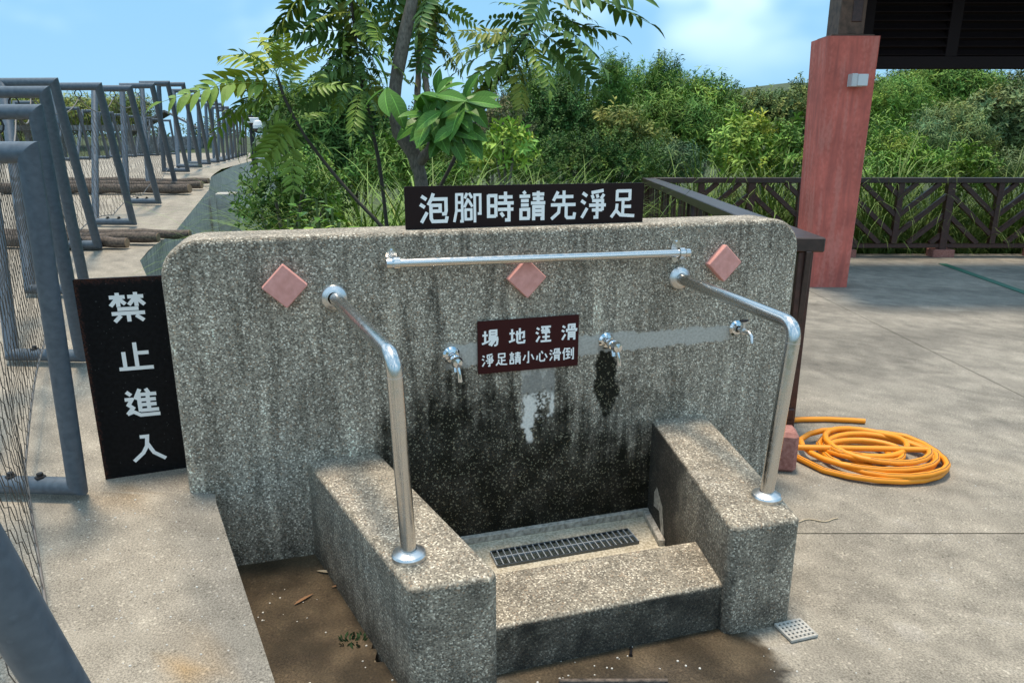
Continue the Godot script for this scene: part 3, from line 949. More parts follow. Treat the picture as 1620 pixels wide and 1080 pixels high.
func grass(called: String, label: String, spots: Array, blades: Array, sd: int, tone: Color) -> void:
	var r := RandomNumberGenerator.new()
	r.seed = sd
	var mm := MultiMesh.new()
	mm.transform_format = MultiMesh.TRANSFORM_3D
	mm.use_colors = true
	mm.mesh = blades[0]
	mm.instance_count = spots.size()
	for i in spots.size():
		var s: Array = spots[i]
		var b := Basis(Vector3.UP, r.randf() * TAU).scaled(Vector3(s[1], s[1] * r.randf_range(0.85, 1.15), s[1]))
		mm.set_instance_transform(i, Transform3D(b, s[0]))
		var k := r.randf_range(0.7, 1.35)
		var dry := 0.35 if r.randf() < 0.06 else 0.0
		mm.set_instance_color(i, Color(tone.r * k * (1.0 + dry * 1.6), tone.g * k * (1.0 + dry * 0.3), tone.b * k * (1.0 + dry)))
	var o := MultiMeshInstance3D.new()
	o.multimesh = mm
	o.material_override = M.leaf
	o.name = numbered(called)
	add_child(o)
	tag(o, label, "grass")
	o.set_meta("kind", "stuff")

func grass_clump(sd: int, cnt: int, hgt: float) -> ArrayMesh:
	var r := RandomNumberGenerator.new()
	r.seed = sd
	var o := MB.new()
	for i in cnt:
		var a := r.randf() * TAU
		var lean := r.randf_range(0.05, 0.38)
		var d := Vector3(cos(a) * lean, 1, sin(a) * lean).normalized()
		var k := r.randf_range(0.7, 1.3)
		o.col = Color(k, k, k)
		if r.randf() < 0.07: o.col = Color(2.0 * k, 1.35 * k, 1.6 * k)
		var rows := []
		var ln := hgt * r.randf_range(0.55, 1.1)
		var w := r.randf_range(0.011, 0.024)
		var out := Vector3(cos(a), 0, sin(a))
		var side := Vector3(-sin(a), 0, cos(a))
		var p := Vector3(r.randf() - 0.5, 0, r.randf() - 0.5) * 0.22
		var bend := r.randf_range(1.0, 2.9)
		var ang := lean
		var st := 9
		for j in st + 1:
			rows.append([p, w * (1.0 - pow(float(j) / st, 3.0)) * 0.5])
			ang += bend / st * (float(j) / st) * 1.9
			p += (out * sin(ang) + Vector3.UP * cos(ang)) * (ln / st)
		for j in st:
			var p0: Vector3 = rows[j][0]
			var p1: Vector3 = rows[j + 1][0]
			var nn := side.cross(p1 - p0).normalized()
			if nn.y < 0: nn = -nn
			var w0: float = rows[j][1]
			var w1: float = rows[j + 1][1]
			o.tri(p0 - side * w0, p1 - side * w1, p1 + side * w1, nn, nn, nn)
			o.tri(p0 - side * w0, p1 + side * w1, p0 + side * w0, nn, nn, nn)
	return o.mesh()

func planting() -> void:
	plant("leafy_tree", "dark leafy tree behind the leaning stems, left of the trunk", "tree", 0, [[-2.41, 1.94, -10.74, 0.51, 0.46, 0.49], [-2.81, 1.63, -10.60, 0.55, 0.41, 0.48], [-2.05, 1.64, -10.90, 0.42, 0.52, 0.47], [-2.29, 1.33, -10.65, 0.73, 0.32, 0.53]], 2070, Color(0.062, 0.129, 0.032), 1, "trees beyond the fence", Vector2(0.62, 0.99))
	plant("leafy_tree", "grey-green tree peeping over the far end of the bridge railing", "tree", 2, [[-7.07, 2.63, -23.57, 0.81, 0.57, 0.69], [-7.90, 2.46, -23.90, 0.72, 0.41, 0.57], [-6.63, 2.38, -24.42, 0.74, 0.53, 0.63]], 1150, Color(0.115, 0.207, 0.040), 2, "trees beyond the fence", Vector2(0.99, 1.49))
	plant("leafy_tree", "pale tree behind the hut on the far side of the bridge", "tree", 0, [[-20.07, 2.73, -34.30, 1.18, 0.53, 0.86], [-18.73, 2.86, -34.27, 0.89, 0.44, 0.66], [-17.28, 2.90, -33.72, 0.73, 0.52, 0.63], [-21.63, 2.85, -34.04, 1.17, 0.65, 0.91], [-22.95, 2.57, -33.78, 1.16, 0.73, 0.95], [-22.72, 1.88, -33.67, 1.16, 0.73, 0.94]], 966, Color(0.200, 0.241, 0.069), 3, "trees beyond the fence", Vector2(1.24, 1.86))
	plant("bamboo_clump", "bamboo clump with a rounded top just right of the right-hand fronds", "bamboo", 1, [[0.33, 2.51, -15.61, 0.38, 0.54, 0.46], [0.47, 1.88, -15.71, 0.54, 0.68, 0.61], [0.07, 2.03, -16.43, 0.42, 0.57, 0.50]], 1344, Color(0.115, 0.207, 0.040), 4, "trees beyond the fence", Vector2(0.65, 1.00))
	plant("bamboo_clump", "tall narrow bamboo clump beside the drooping right-hand fronds", "bamboo", 1, [[1.30, 3.05, -17.33, 0.25, 0.39, 0.32], [1.27, 2.61, -17.31, 0.39, 0.51, 0.45], [1.25, 1.92, -17.30, 0.60, 0.75, 0.67]], 1344, Color(0.115, 0.207, 0.040), 5, "trees beyond the fence", Vector2(0.65, 1.00))
	plant("bamboo_clump", "narrow bamboo spire, left of the two tallest spires", "bamboo", 1, [[2.27, 3.08, -16.69, 0.20, 0.29, 0.24], [2.26, 2.72, -16.81, 0.32, 0.43, 0.38], [2.25, 2.05, -17.13, 0.52, 0.81, 0.66]], 1344, Color(0.115, 0.207, 0.040), 6, "trees beyond the fence", Vector2(0.60, 0.95))
	plant("bamboo_clump", "tallest bamboo spire with thin bare shoots above it", "bamboo", 1, [[3.45, 3.13, -17.23, 0.24, 0.24, 0.24], [3.49, 2.82, -17.35, 0.39, 0.42, 0.40], [3.39, 2.20, -17.38, 0.63, 0.75, 0.69], [3.70, 2.57, -16.59, 0.20, 0.37, 0.29]], 1344, Color(0.115, 0.207, 0.040), 7, "trees beyond the fence", Vector2(0.60, 0.95))
	plant("bamboo_clump", "feathery pale bamboo between the two spires", "bamboo", 1, [[3.04, 2.88, -18.11, 0.31, 0.41, 0.36], [3.10, 2.38, -18.17, 0.39, 0.55, 0.47]], 1056, Color(0.165, 0.286, 0.057), 8, "trees beyond the fence", Vector2(0.60, 0.95))
	plant("leafy_tree", "rounded bright tree at the right end of the bamboo row", "tree", 0, [[4.36, 2.60, -17.01, 0.41, 0.32, 0.37], [4.10, 2.17, -16.68, 0.50, 0.43, 0.47], [4.62, 1.98, -16.97, 0.44, 0.44, 0.44]], 1426, Color(0.165, 0.286, 0.057), 9, "trees beyond the fence", Vector2(0.74, 1.18))
	plant("leafy_tree", "small wispy tree overhanging the low ridge", "tree", 2, [[5.31, 2.84, -18.59, 0.26, 0.19, 0.22], [5.73, 2.67, -19.43, 0.30, 0.17, 0.23], [5.39, 2.62, -19.37, 0.20, 0.23, 0.22]], 966, Color(0.115, 0.207, 0.040), 10, "trees beyond the fence", Vector2(0.68, 0.99))
	plant("leafy_tree", "dark dense tree in the middle of the treeline", "tree", 2, [[0.84, 1.96, -14.05, 0.61, 0.46, 0.53], [0.47, 1.67, -13.80, 0.54, 0.42, 0.48], [1.35, 1.67, -14.41, 0.56, 0.43, 0.50], [0.83, 2.24, -14.07, 0.42, 0.27, 0.35]], 1955, Color(0.062, 0.129, 0.032), 11, "trees beyond the fence", Vector2(0.62, 0.99))
	plant("leafy_tree", "dark leafy tree below the tallest bamboo spire", "tree", 0, [[3.27, 2.00, -15.38, 0.60, 0.45, 0.52], [3.67, 1.68, -15.35, 0.60, 0.45, 0.52], [2.68, 1.86, -15.01, 0.45, 0.39, 0.42]], 1840, Color(0.115, 0.207, 0.040), 12, "trees beyond the fence", Vector2(0.62, 0.99))
	plant("leafy_tree", "olive tree with pale drooping leaves below the bamboo row", "tree", 3, [[2.07, 1.84, -13.91, 0.46, 0.36, 0.41], [2.47, 1.56, -14.10, 0.49, 0.30, 0.40]], 672, Color(0.200, 0.241, 0.069), 13, "trees beyond the fence", Vector2(0.60, 0.90))
	plant("round_bush", "low spreading dark green bush above the long sign", "bush", 2, [[0.70, 1.37, -10.93, 0.38, 0.23, 0.30], [1.10, 1.41, -10.66, 0.41, 0.24, 0.33], [1.53, 1.37, -10.81, 0.37, 0.22, 0.30], [2.00, 1.27, -11.31, 0.37, 0.20, 0.28], [0.87, 1.15, -10.54, 0.64, 0.18, 0.41], [1.60, 1.13, -10.55, 0.55, 0.16, 0.35]], 2300, Color(0.062, 0.129, 0.032), 14, "trees beyond the fence", Vector2(0.50, 0.81))
	plant("round_bush", "blue-green bush at the fence corner", "bush", 0, [[2.51, 1.30, -12.13, 0.31, 0.23, 0.27], [2.72, 1.23, -11.78, 0.30, 0.22, 0.26], [2.60, 1.08, -12.03, 0.37, 0.15, 0.26]], 2070, Color(0.090, 0.168, 0.081), 15, "trees beyond the fence", Vector2(0.50, 0.81))
	plant("broadleaf_bush", "yellow-green broad-leaved bush left of the red pillar", "bush", 3, [[3.90, 1.65, -12.17, 0.36, 0.25, 0.30], [3.62, 1.45, -12.04, 0.37, 0.25, 0.31], [4.36, 1.39, -12.70, 0.39, 0.28, 0.34], [3.85, 1.20, -11.90, 0.51, 0.18, 0.35]], 768, Color(0.270, 0.381, 0.069), 16, "trees beyond the fence", Vector2(0.56, 0.83))
	plant("broadleaf_bush", "bright young bush touching the left side of the red pillar", "bush", 3, [[4.49, 1.55, -11.91, 0.23, 0.31, 0.27], [4.52, 1.26, -11.70, 0.25, 0.25, 0.25], [4.35, 1.15, -12.13, 0.31, 0.17, 0.24]], 768, Color(0.165, 0.286, 0.057), 17, "trees beyond the fence", Vector2(0.52, 0.75))
	plant("leafy_tree", "olive thicket below the low ridge, left of the red pillar", "tree", 2, [[7.45, 2.55, -23.78, 0.92, 0.37, 0.65], [8.47, 2.61, -23.86, 0.93, 0.37, 0.65], [9.45, 2.47, -24.25, 0.84, 0.52, 0.68], [7.91, 2.07, -23.82, 1.23, 0.45, 0.84], [6.60, 1.48, -24.06, 1.04, 0.52, 0.78], [9.45, 3.06, -24.40, 0.29, 0.34, 0.32]], 1288, Color(0.165, 0.218, 0.075), 18, "trees beyond the fence", Vector2(0.99, 1.49))
	plant("broadleaf_bush", "small yellow-leaved bush right of the big-leaved shrub", "bush", 3, [[-0.10, 1.56, -7.60, 0.14, 0.13, 0.14], [0.03, 1.48, -7.56, 0.12, 0.10, 0.11], [-0.17, 1.41, -7.73, 0.15, 0.09, 0.12]], 1352, Color(0.270, 0.381, 0.069), 19, "shrubs behind the basin wall", Vector2(0.45, 0.70))
	plant("leafy_tree", "half-bare brown thicket behind the right-hand stem", "tree", 2, [[-0.34, 2.15, -13.27, 0.32, 0.37, 0.34], [-0.11, 1.82, -13.12, 0.45, 0.34, 0.40], [-0.49, 1.76, -12.74, 0.31, 0.31, 0.31]], 759, Color(0.150, 0.157, 0.081), 20, "trees beyond the fence", Vector2(0.56, 0.87))
	plant("round_bush", "shadowy bush low behind the forked trunk", "bush", 0, [[-1.37, 1.35, -9.33, 0.40, 0.21, 0.31], [-0.87, 1.31, -9.18, 0.40, 0.21, 0.30], [-1.72, 1.23, -9.46, 0.37, 0.24, 0.31], [-1.10, 1.13, -9.04, 0.62, 0.16, 0.39]], 1196, Color(0.115, 0.207, 0.040), 31, "shrubs behind the basin wall", Vector2(0.56, 0.87))
	plant("round_bush", "leafy green bank between the trunk and the low spreading bush", "bush", 2, [[-0.46, 1.46, -10.70, 0.31, 0.22, 0.27], [-0.09, 1.21, -10.90, 0.42, 0.21, 0.31], [0.33, 1.18, -10.95, 0.38, 0.21, 0.29], [-0.65, 1.16, -10.73, 0.37, 0.19, 0.28], [0.09, 1.41, -10.96, 0.28, 0.17, 0.23]], 1610, Color(0.165, 0.286, 0.057), 32, "shrubs behind the basin wall", Vector2(0.56, 0.87))
	plant("leafy_tree", "tall bamboo-like tree directly right of the red pillar", "tree", 1, [[12.11, 2.73, -23.52, 0.91, 0.71, 0.81], [11.93, 2.16, -23.79, 0.82, 0.82, 0.82], [13.34, 1.98, -24.47, 1.05, 0.74, 0.90]], 1536, Color(0.165, 0.286, 0.057), 21, "trees beyond the fence", Vector2(0.80, 1.25))
	plant("leafy_tree", "rounded hilltop tree under the middle of the louvre panel", "tree", 0, [[17.03, 3.68, -30.28, 1.04, 0.73, 0.89], [17.85, 3.53, -29.91, 1.03, 0.72, 0.88], [16.41, 3.32, -30.44, 0.79, 0.66, 0.72], [18.80, 3.18, -30.12, 0.91, 0.73, 0.82]], 1288, Color(0.115, 0.207, 0.040), 22, "trees beyond the fence", Vector2(1.24, 1.86))
	plant("leafy_tree", "feathery grey-green tree in the middle of the right-hand slope", "tree", 1, [[11.95, 1.90, -20.32, 0.79, 0.61, 0.70], [11.27, 1.57, -19.79, 0.68, 0.48, 0.58], [12.14, 1.57, -19.69, 0.59, 0.48, 0.53]], 1536, Color(0.165, 0.218, 0.075), 23, "trees beyond the fence", Vector2(0.70, 1.10))
	plant("leafy_tree", "pale-topped layered tree at the right edge of the picture", "tree", 3, [[14.49, 2.47, -21.94, 0.76, 0.57, 0.66], [14.92, 2.02, -21.64, 0.75, 0.65, 0.70], [14.17, 1.93, -21.88, 0.66, 0.53, 0.59], [15.32, 1.39, -22.46, 0.87, 0.48, 0.68], [15.54, 2.38, -21.83, 0.94, 0.85, 0.89], [13.65, 2.45, -21.51, 0.46, 0.33, 0.40]], 736, Color(0.170, 0.218, 0.086), 24, "trees beyond the fence", Vector2(0.83, 1.27))
	plant("leafy_tree", "dark evergreen in the gap beside the layered tree", "tree", 2, [[14.28, 1.58, -22.54, 0.68, 0.54, 0.61], [15.01, 1.20, -22.67, 0.59, 0.43, 0.51]], 1748, Color(0.062, 0.129, 0.032), 25, "trees beyond the fence", Vector2(0.87, 1.36))
	plant("broadleaf_bush", "large-leaved green bush above the fence right of the pillar", "bush", 3, [[6.98, 1.18, -11.88, 0.31, 0.16, 0.24], [7.06, 1.26, -11.46, 0.30, 0.18, 0.24], [7.28, 1.20, -11.39, 0.25, 0.14, 0.19], [6.79, 1.03, -11.20, 0.58, 0.14, 0.36]], 832, Color(0.165, 0.286, 0.057), 26, "trees beyond the fence", Vector2(0.52, 0.75))
	plant("broadleaf_bush", "bright green bush filling the corner right of the pillar", "bush", 0, [[6.30, 1.60, -12.48, 0.28, 0.30, 0.29], [6.16, 1.30, -11.92, 0.37, 0.29, 0.33], [6.37, 1.19, -11.71, 0.30, 0.20, 0.25], [5.87, 0.97, -11.56, 0.30, 0.30, 0.30]], 1748, Color(0.165, 0.286, 0.057), 27, "trees beyond the fence", Vector2(0.56, 0.87))
	plant("round_bush", "pale grassy bush above the fence at the right edge", "bush", 1, [[7.89, 1.16, -11.56, 0.40, 0.16, 0.28], [7.69, 1.01, -11.67, 0.30, 0.12, 0.21], [8.74, 1.09, -12.18, 0.42, 0.21, 0.31]], 1920, Color(0.170, 0.224, 0.092), 28, "trees beyond the fence", Vector2(0.50, 0.75))
	plant("round_bush", "dense vine-covered mound beside the bridge's side wall", "bush", 2, [[-1.59, 1.18, -4.85, 0.18, 0.11, 0.14], [-1.37, 1.23, -4.74, 0.16, 0.11, 0.13], [-1.58, 1.00, -5.19, 0.31, 0.11, 0.21], [-1.30, 1.11, -4.95, 0.19, 0.13, 0.16], [-1.99, 1.00, -5.70, 0.12, 0.15, 0.13]], 2340, Color(0.070, 0.157, 0.034), 29, "shrubs behind the basin wall", Vector2(0.42, 0.70))
	plant("round_bush", "pale young bush on the bank below the white barrier", "bush", 2, [[-2.19, 1.24, -7.12, 0.18, 0.10, 0.14], [-2.08, 1.27, -7.53, 0.19, 0.12, 0.16], [-2.02, 1.15, -7.77, 0.20, 0.12, 0.16]], 2340, Color(0.165, 0.286, 0.057), 30, "shrubs behind the basin wall", Vector2(0.50, 0.80))
	for p: Vector3 in [Vector3(-1.059, 1.214, -3.550), Vector3(-0.976, 1.247, -3.600), Vector3(-0.887, 1.214, -3.550), Vector3(-1.062, 1.183, -3.400), Vector3(-0.824, 1.162, -3.400), Vector3(-0.959, 1.162, -3.400), Vector3(-0.952, 1.281, -3.700)]:
		weed(p)
	young_plant(Vector3(-1.211, 1.180, -2.850))
	var trunk_path := [Vector3(-0.509, 0.857, -4.000), Vector3(-0.498, 1.278, -4.000), Vector3(-0.510, 1.440, -4.000), Vector3(-0.582, 1.520, -4.000), Vector3(-0.639, 1.644, -4.000), Vector3(-0.633, 1.773, -4.000), Vector3(-0.585, 1.962, -4.000), Vector3(-0.542, 2.115, -4.000), Vector3(-0.497, 2.354, -4.000), Vector3(-0.462, 2.612, -4.000)]
	var side_limb := [Vector3(-0.510, 1.427, -4.000), Vector3(-0.443, 1.487, -3.970), Vector3(-0.387, 1.594, -3.920), Vector3(-0.361, 1.703, -3.880)]
	var slim_a := [Vector3(-0.404, 1.595, -3.950), Vector3(-0.473, 1.877, -4.100), Vector3(-0.424, 2.074, -4.150), Vector3(-0.410, 2.271, -4.200), Vector3(-0.390, 2.517, -4.200)]
	var slim_b := [Vector3(-0.539, 1.497, -4.050), Vector3(-0.524, 1.852, -4.200), Vector3(-0.519, 2.088, -4.250), Vector3(-0.518, 2.479, -4.300)]
	var stem_left := [Vector3(-0.576, 0.958, -3.800), Vector3(-0.694, 1.100, -3.800), Vector3(-0.891, 1.323, -3.800), Vector3(-1.050, 1.560, -3.750), Vector3(-1.118, 1.710, -3.700), Vector3(-1.153, 1.848, -3.700)]
	var stem_mid := [Vector3(-0.705, 0.840, -4.100), Vector3(-0.719, 1.095, -4.100), Vector3(-0.743, 1.411, -4.100), Vector3(-0.791, 1.697, -4.100), Vector3(-0.828, 1.909, -4.100), Vector3(-0.842, 2.130, -4.100), Vector3(-0.863, 2.434, -4.100)]
	var stem_right := [Vector3(-0.512, 1.048, -4.200), Vector3(-0.402, 1.295, -4.200), Vector3(-0.269, 1.565, -4.200), Vector3(-0.171, 1.685, -4.200), Vector3(-0.035, 1.951, -4.200), Vector3(0.090, 2.113, -4.200), Vector3(0.254, 2.395, -4.200)]
	var fronds_left := [[Vector3(-1.156, 1.851, -3.739), Vector3(-1.045, 2.059, -3.587)], [Vector3(-1.169, 1.853, -3.762), Vector3(-1.310, 2.118, -3.941)], [Vector3(-1.137, 1.840, -3.677), Vector3(-1.461, 2.083, -3.864)], [Vector3(-1.159, 1.848, -3.766), Vector3(-0.957, 2.034, -3.807)], [Vector3(-1.144, 1.825, -3.674), Vector3(-1.541, 1.859, -3.826)], [Vector3(-1.140, 1.826, -3.683), Vector3(-1.554, 1.697, -3.868)], [Vector3(-1.144, 1.801, -3.737), Vector3(-1.637, 1.872, -3.486)], [Vector3(-1.117, 1.753, -3.687), Vector3(-1.467, 1.710, -3.712)], [Vector3(-1.116, 1.726, -3.727), Vector3(-1.429, 1.507, -3.805)], [Vector3(-1.134, 1.758, -3.763), Vector3(-0.843, 1.866, -3.588)], [Vector3(-1.066, 1.634, -3.670), Vector3(-1.354, 1.444, -3.833)], [Vector3(-1.026, 1.589, -3.671), Vector3(-0.900, 1.482, -3.812)], [Vector3(-1.085, 1.670, -3.682), Vector3(-1.260, 1.413, -3.790)], [Vector3(-1.136, 1.757, -3.748), Vector3(-1.061, 2.010, -3.890)], [Vector3(-1.075, 1.636, -3.725), Vector3(-0.946, 1.734, -3.867)], [Vector3(-1.142, 1.835, -3.690), Vector3(-1.313, 1.975, -3.732)], [Vector3(-1.108, 1.850, -3.703), Vector3(-1.195, 2.102, -3.851)], [Vector3(-1.169, 1.870, -3.747), Vector3(-1.128, 2.001, -3.694)], [Vector3(-1.162, 1.862, -3.723), Vector3(-0.941, 2.023, -3.455)], [Vector3(-1.173, 1.795, -3.673), Vector3(-1.473, 1.570, -3.679)], [Vector3(-1.120, 1.645, -3.719), Vector3(-1.171, 1.298, -3.854)], [Vector3(-1.120, 1.735, -3.731), Vector3(-0.928, 1.889, -3.517)]]
	var fronds_mid := [[Vector3(-0.825, 1.908, -4.086), Vector3(-1.115, 1.851, -4.263)], [Vector3(-0.830, 1.904, -4.112), Vector3(-0.904, 1.767, -3.907)], [Vector3(-0.825, 1.921, -4.057), Vector3(-0.670, 1.822, -4.244)], [Vector3(-0.847, 1.978, -4.149), Vector3(-1.194, 1.922, -4.310)], [Vector3(-0.845, 2.006, -4.110), Vector3(-1.064, 2.052, -3.980)], [Vector3(-0.833, 2.025, -4.059), Vector3(-0.535, 1.945, -3.903)], [Vector3(-0.838, 2.095, -4.072), Vector3(-1.212, 2.144, -4.238)], [Vector3(-0.850, 2.136, -4.139), Vector3(-0.573, 2.156, -4.233)], [Vector3(-0.844, 2.186, -4.065), Vector3(-1.063, 2.182, -3.899)], [Vector3(-0.922, 2.370, -4.080), Vector3(-1.438, 2.166, -4.255)], [Vector3(-0.849, 2.338, -4.066), Vector3(-0.641, 2.196, -4.166)], [Vector3(-0.899, 2.348, -4.118), Vector3(-0.818, 1.966, -4.101)], [Vector3(-0.859, 2.231, -4.146), Vector3(-0.963, 1.930, -3.992)], [Vector3(-0.846, 2.068, -4.102), Vector3(-0.684, 1.859, -3.898)], [Vector3(-0.801, 1.809, -4.060), Vector3(-0.870, 1.638, -3.795)], [Vector3(-0.805, 1.811, -4.082), Vector3(-0.647, 1.687, -3.860)], [Vector3(-0.833, 2.123, -4.056), Vector3(-0.988, 2.006, -4.253)], [Vector3(-0.843, 2.250, -4.079), Vector3(-0.700, 2.036, -4.226)], [Vector3(-0.881, 2.379, -4.120), Vector3(-1.265, 2.238, -4.191)], [Vector3(-0.867, 2.317, -4.116), Vector3(-1.090, 2.191, -4.293)], [Vector3(-0.840, 1.945, -4.138), Vector3(-0.740, 1.836, -4.203)], [Vector3(-0.845, 1.989, -4.106), Vector3(-1.009, 1.865, -4.159)], [Vector3(-0.850, 2.071, -4.122), Vector3(-1.058, 1.958, -4.108)], [Vector3(-0.853, 2.161, -4.100), Vector3(-0.707, 2.040, -3.894)], [Vector3(-0.868, 2.260, -4.134), Vector3(-0.944, 2.066, -4.087)], [Vector3(-0.847, 2.108, -4.057), Vector3(-0.636, 2.050, -3.857)], [Vector3(-0.885, 2.382, -4.137), Vector3(-1.003, 2.247, -3.980)], [Vector3(-0.846, 2.019, -4.089), Vector3(-0.779, 1.864, -4.137)], [Vector3(-0.873, 2.412, -4.136), Vector3(-0.720, 2.208, -4.014)], [Vector3(-0.803, 1.906, -4.089), Vector3(-1.205, 1.740, -4.012)], [Vector3(-0.852, 1.895, -4.053), Vector3(-1.014, 1.701, -4.194)], [Vector3(-0.845, 1.921, -4.052), Vector3(-0.516, 1.899, -4.233)], [Vector3(-0.822, 1.940, -4.065), Vector3(-1.066, 1.879, -3.860)], [Vector3(-0.885, 2.005, -4.135), Vector3(-0.678, 2.012, -4.250)], [Vector3(-0.846, 2.073, -4.073), Vector3(-1.269, 2.021, -4.059)], [Vector3(-0.870, 2.130, -4.098), Vector3(-0.614, 2.121, -4.163)], [Vector3(-0.957, 2.381, -4.069), Vector3(-1.402, 2.142, -4.185)], [Vector3(-0.865, 2.385, -4.150), Vector3(-0.731, 2.110, -4.209)], [Vector3(-0.885, 2.317, -4.142), Vector3(-0.822, 1.931, -4.312)], [Vector3(-0.864, 2.190, -4.088), Vector3(-1.035, 1.841, -4.215)], [Vector3(-0.824, 2.050, -4.133), Vector3(-0.691, 1.877, -4.135)], [Vector3(-0.778, 1.820, -4.061), Vector3(-0.880, 1.715, -4.078)], [Vector3(-0.848, 1.790, -4.141), Vector3(-0.776, 1.585, -4.008)], [Vector3(-0.838, 2.143, -4.115), Vector3(-0.947, 2.085, -4.265)], [Vector3(-0.813, 2.279, -4.110), Vector3(-0.592, 2.011, -3.848)], [Vector3(-0.915, 2.412, -4.113), Vector3(-1.070, 2.114, -3.956)], [Vector3(-0.849, 2.288, -4.136), Vector3(-1.168, 2.138, -4.174)], [Vector3(-0.825, 1.905, -4.081), Vector3(-0.668, 1.710, -4.231)], [Vector3(-0.834, 1.977, -4.113), Vector3(-0.898, 1.810, -3.995)], [Vector3(-0.870, 2.039, -4.133), Vector3(-1.136, 1.936, -4.281)], [Vector3(-0.884, 2.280, -4.139), Vector3(-1.048, 2.046, -4.283)], [Vector3(-0.861, 1.998, -4.116), Vector3(-0.853, 1.870, -4.171)], [Vector3(-0.893, 2.404, -4.110), Vector3(-0.677, 2.180, -4.083)]]
	var fronds_top := [[Vector3(-0.526, 2.380, -4.126), Vector3(-0.812, 2.146, -4.041)], [Vector3(-0.537, 2.407, -4.113), Vector3(-0.734, 2.079, -4.237)], [Vector3(-0.512, 2.341, -4.082), Vector3(-0.296, 2.124, -4.100)], [Vector3(-0.399, 2.203, -4.076), Vector3(-0.218, 1.960, -4.041)], [Vector3(-0.405, 2.154, -4.053), Vector3(-0.553, 1.884, -3.900)], [Vector3(-0.489, 2.310, -4.079), Vector3(-0.423, 1.971, -4.238)], [Vector3(-0.397, 2.247, -4.063), Vector3(-0.170, 2.168, -4.147)], [Vector3(-0.496, 2.246, -4.059), Vector3(-0.706, 1.990, -4.252)], [Vector3(-0.396, 2.308, -4.067), Vector3(-0.535, 2.090, -3.831)], [Vector3(-0.533, 2.187, -4.071), Vector3(-0.764, 2.183, -4.239)], [Vector3(-0.421, 2.070, -4.117), Vector3(-0.320, 1.924, -4.264)], [Vector3(-0.481, 2.434, -4.100), Vector3(-0.787, 2.242, -3.875)], [Vector3(-0.566, 2.386, -4.084), Vector3(-0.699, 2.026, -4.023)], [Vector3(-0.539, 2.376, -4.149), Vector3(-0.413, 2.027, -3.949)], [Vector3(-0.439, 2.122, -4.074), Vector3(-0.493, 1.893, -4.199)], [Vector3(-0.460, 2.298, -4.061), Vector3(-0.382, 2.067, -4.248)], [Vector3(-0.436, 2.251, -4.080), Vector3(-0.273, 2.171, -4.072)], [Vector3(-0.375, 2.332, -4.116), Vector3(-0.633, 2.115, -4.271)], [Vector3(-0.539, 2.150, -4.058), Vector3(-0.680, 2.077, -4.184)], [Vector3(-0.401, 2.042, -4.068), Vector3(-0.247, 1.910, -4.133)], [Vector3(-0.514, 2.396, -4.053), Vector3(-0.709, 2.324, -4.141)]]
	var fronds_right := [[Vector3(0.089, 2.106, -4.152), Vector3(-0.346, 1.964, -4.082)], [Vector3(0.077, 2.101, -4.230), Vector3(-0.277, 2.111, -4.016)], [Vector3(0.041, 2.043, -4.154), Vector3(-0.213, 1.821, -3.962)], [Vector3(0.017, 2.014, -4.179), Vector3(-0.096, 1.845, -4.107)], [Vector3(0.055, 2.046, -4.181), Vector3(0.148, 1.839, -4.206)], [Vector3(0.096, 2.092, -4.167), Vector3(0.392, 1.917, -4.053)], [Vector3(0.111, 2.115, -4.218), Vector3(0.340, 2.074, -4.199)], [Vector3(0.146, 2.184, -4.246), Vector3(0.623, 2.184, -4.415)], [Vector3(0.123, 2.157, -4.176), Vector3(-0.173, 2.179, -4.057)], [Vector3(0.144, 2.209, -4.204), Vector3(-0.068, 2.306, -4.185)], [Vector3(-0.014, 1.966, -4.187), Vector3(-0.152, 1.821, -4.321)], [Vector3(-0.007, 1.974, -4.170), Vector3(0.131, 1.820, -4.116)], [Vector3(0.176, 2.264, -4.162), Vector3(0.464, 2.239, -4.306)], [Vector3(0.222, 2.320, -4.210), Vector3(0.824, 2.314, -4.404)], [Vector3(0.170, 2.234, -4.164), Vector3(0.390, 2.117, -4.226)], [Vector3(0.069, 2.082, -4.210), Vector3(0.232, 1.848, -3.954)], [Vector3(-0.071, 1.888, -4.232), Vector3(-0.240, 1.744, -4.372)], [Vector3(-0.052, 1.914, -4.158), Vector3(0.073, 1.759, -4.330)], [Vector3(0.125, 2.165, -4.228), Vector3(-0.035, 2.054, -4.239)], [Vector3(0.204, 2.334, -4.204), Vector3(0.066, 2.153, -4.051)], [Vector3(0.103, 2.107, -4.156), Vector3(-0.068, 1.941, -4.104)], [Vector3(0.066, 2.154, -4.237), Vector3(-0.396, 1.984, -4.057)], [Vector3(0.030, 2.010, -4.197), Vector3(-0.317, 1.876, -4.053)], [Vector3(0.137, 2.134, -4.219), Vector3(0.561, 1.884, -4.400)], [Vector3(0.140, 2.149, -4.239), Vector3(0.239, 2.124, -4.097)], [Vector3(0.148, 2.172, -4.192), Vector3(0.515, 2.042, -3.913)], [Vector3(-0.043, 1.990, -4.203), Vector3(-0.239, 1.787, -4.333)], [Vector3(0.003, 1.993, -4.234), Vector3(0.087, 1.748, -3.989)], [Vector3(0.209, 2.281, -4.193), Vector3(0.652, 2.315, -3.952)], [Vector3(0.198, 2.221, -4.192), Vector3(0.543, 2.118, -4.351)], [Vector3(0.053, 2.061, -4.178), Vector3(0.216, 1.946, -4.304)], [Vector3(-0.074, 1.901, -4.246), Vector3(-0.256, 1.815, -4.358)], [Vector3(-0.029, 1.897, -4.170), Vector3(0.046, 1.835, -4.331)], [Vector3(0.130, 2.137, -4.242), Vector3(-0.043, 1.948, -4.442)], [Vector3(0.176, 2.316, -4.151), Vector3(0.092, 2.090, -3.873)]]
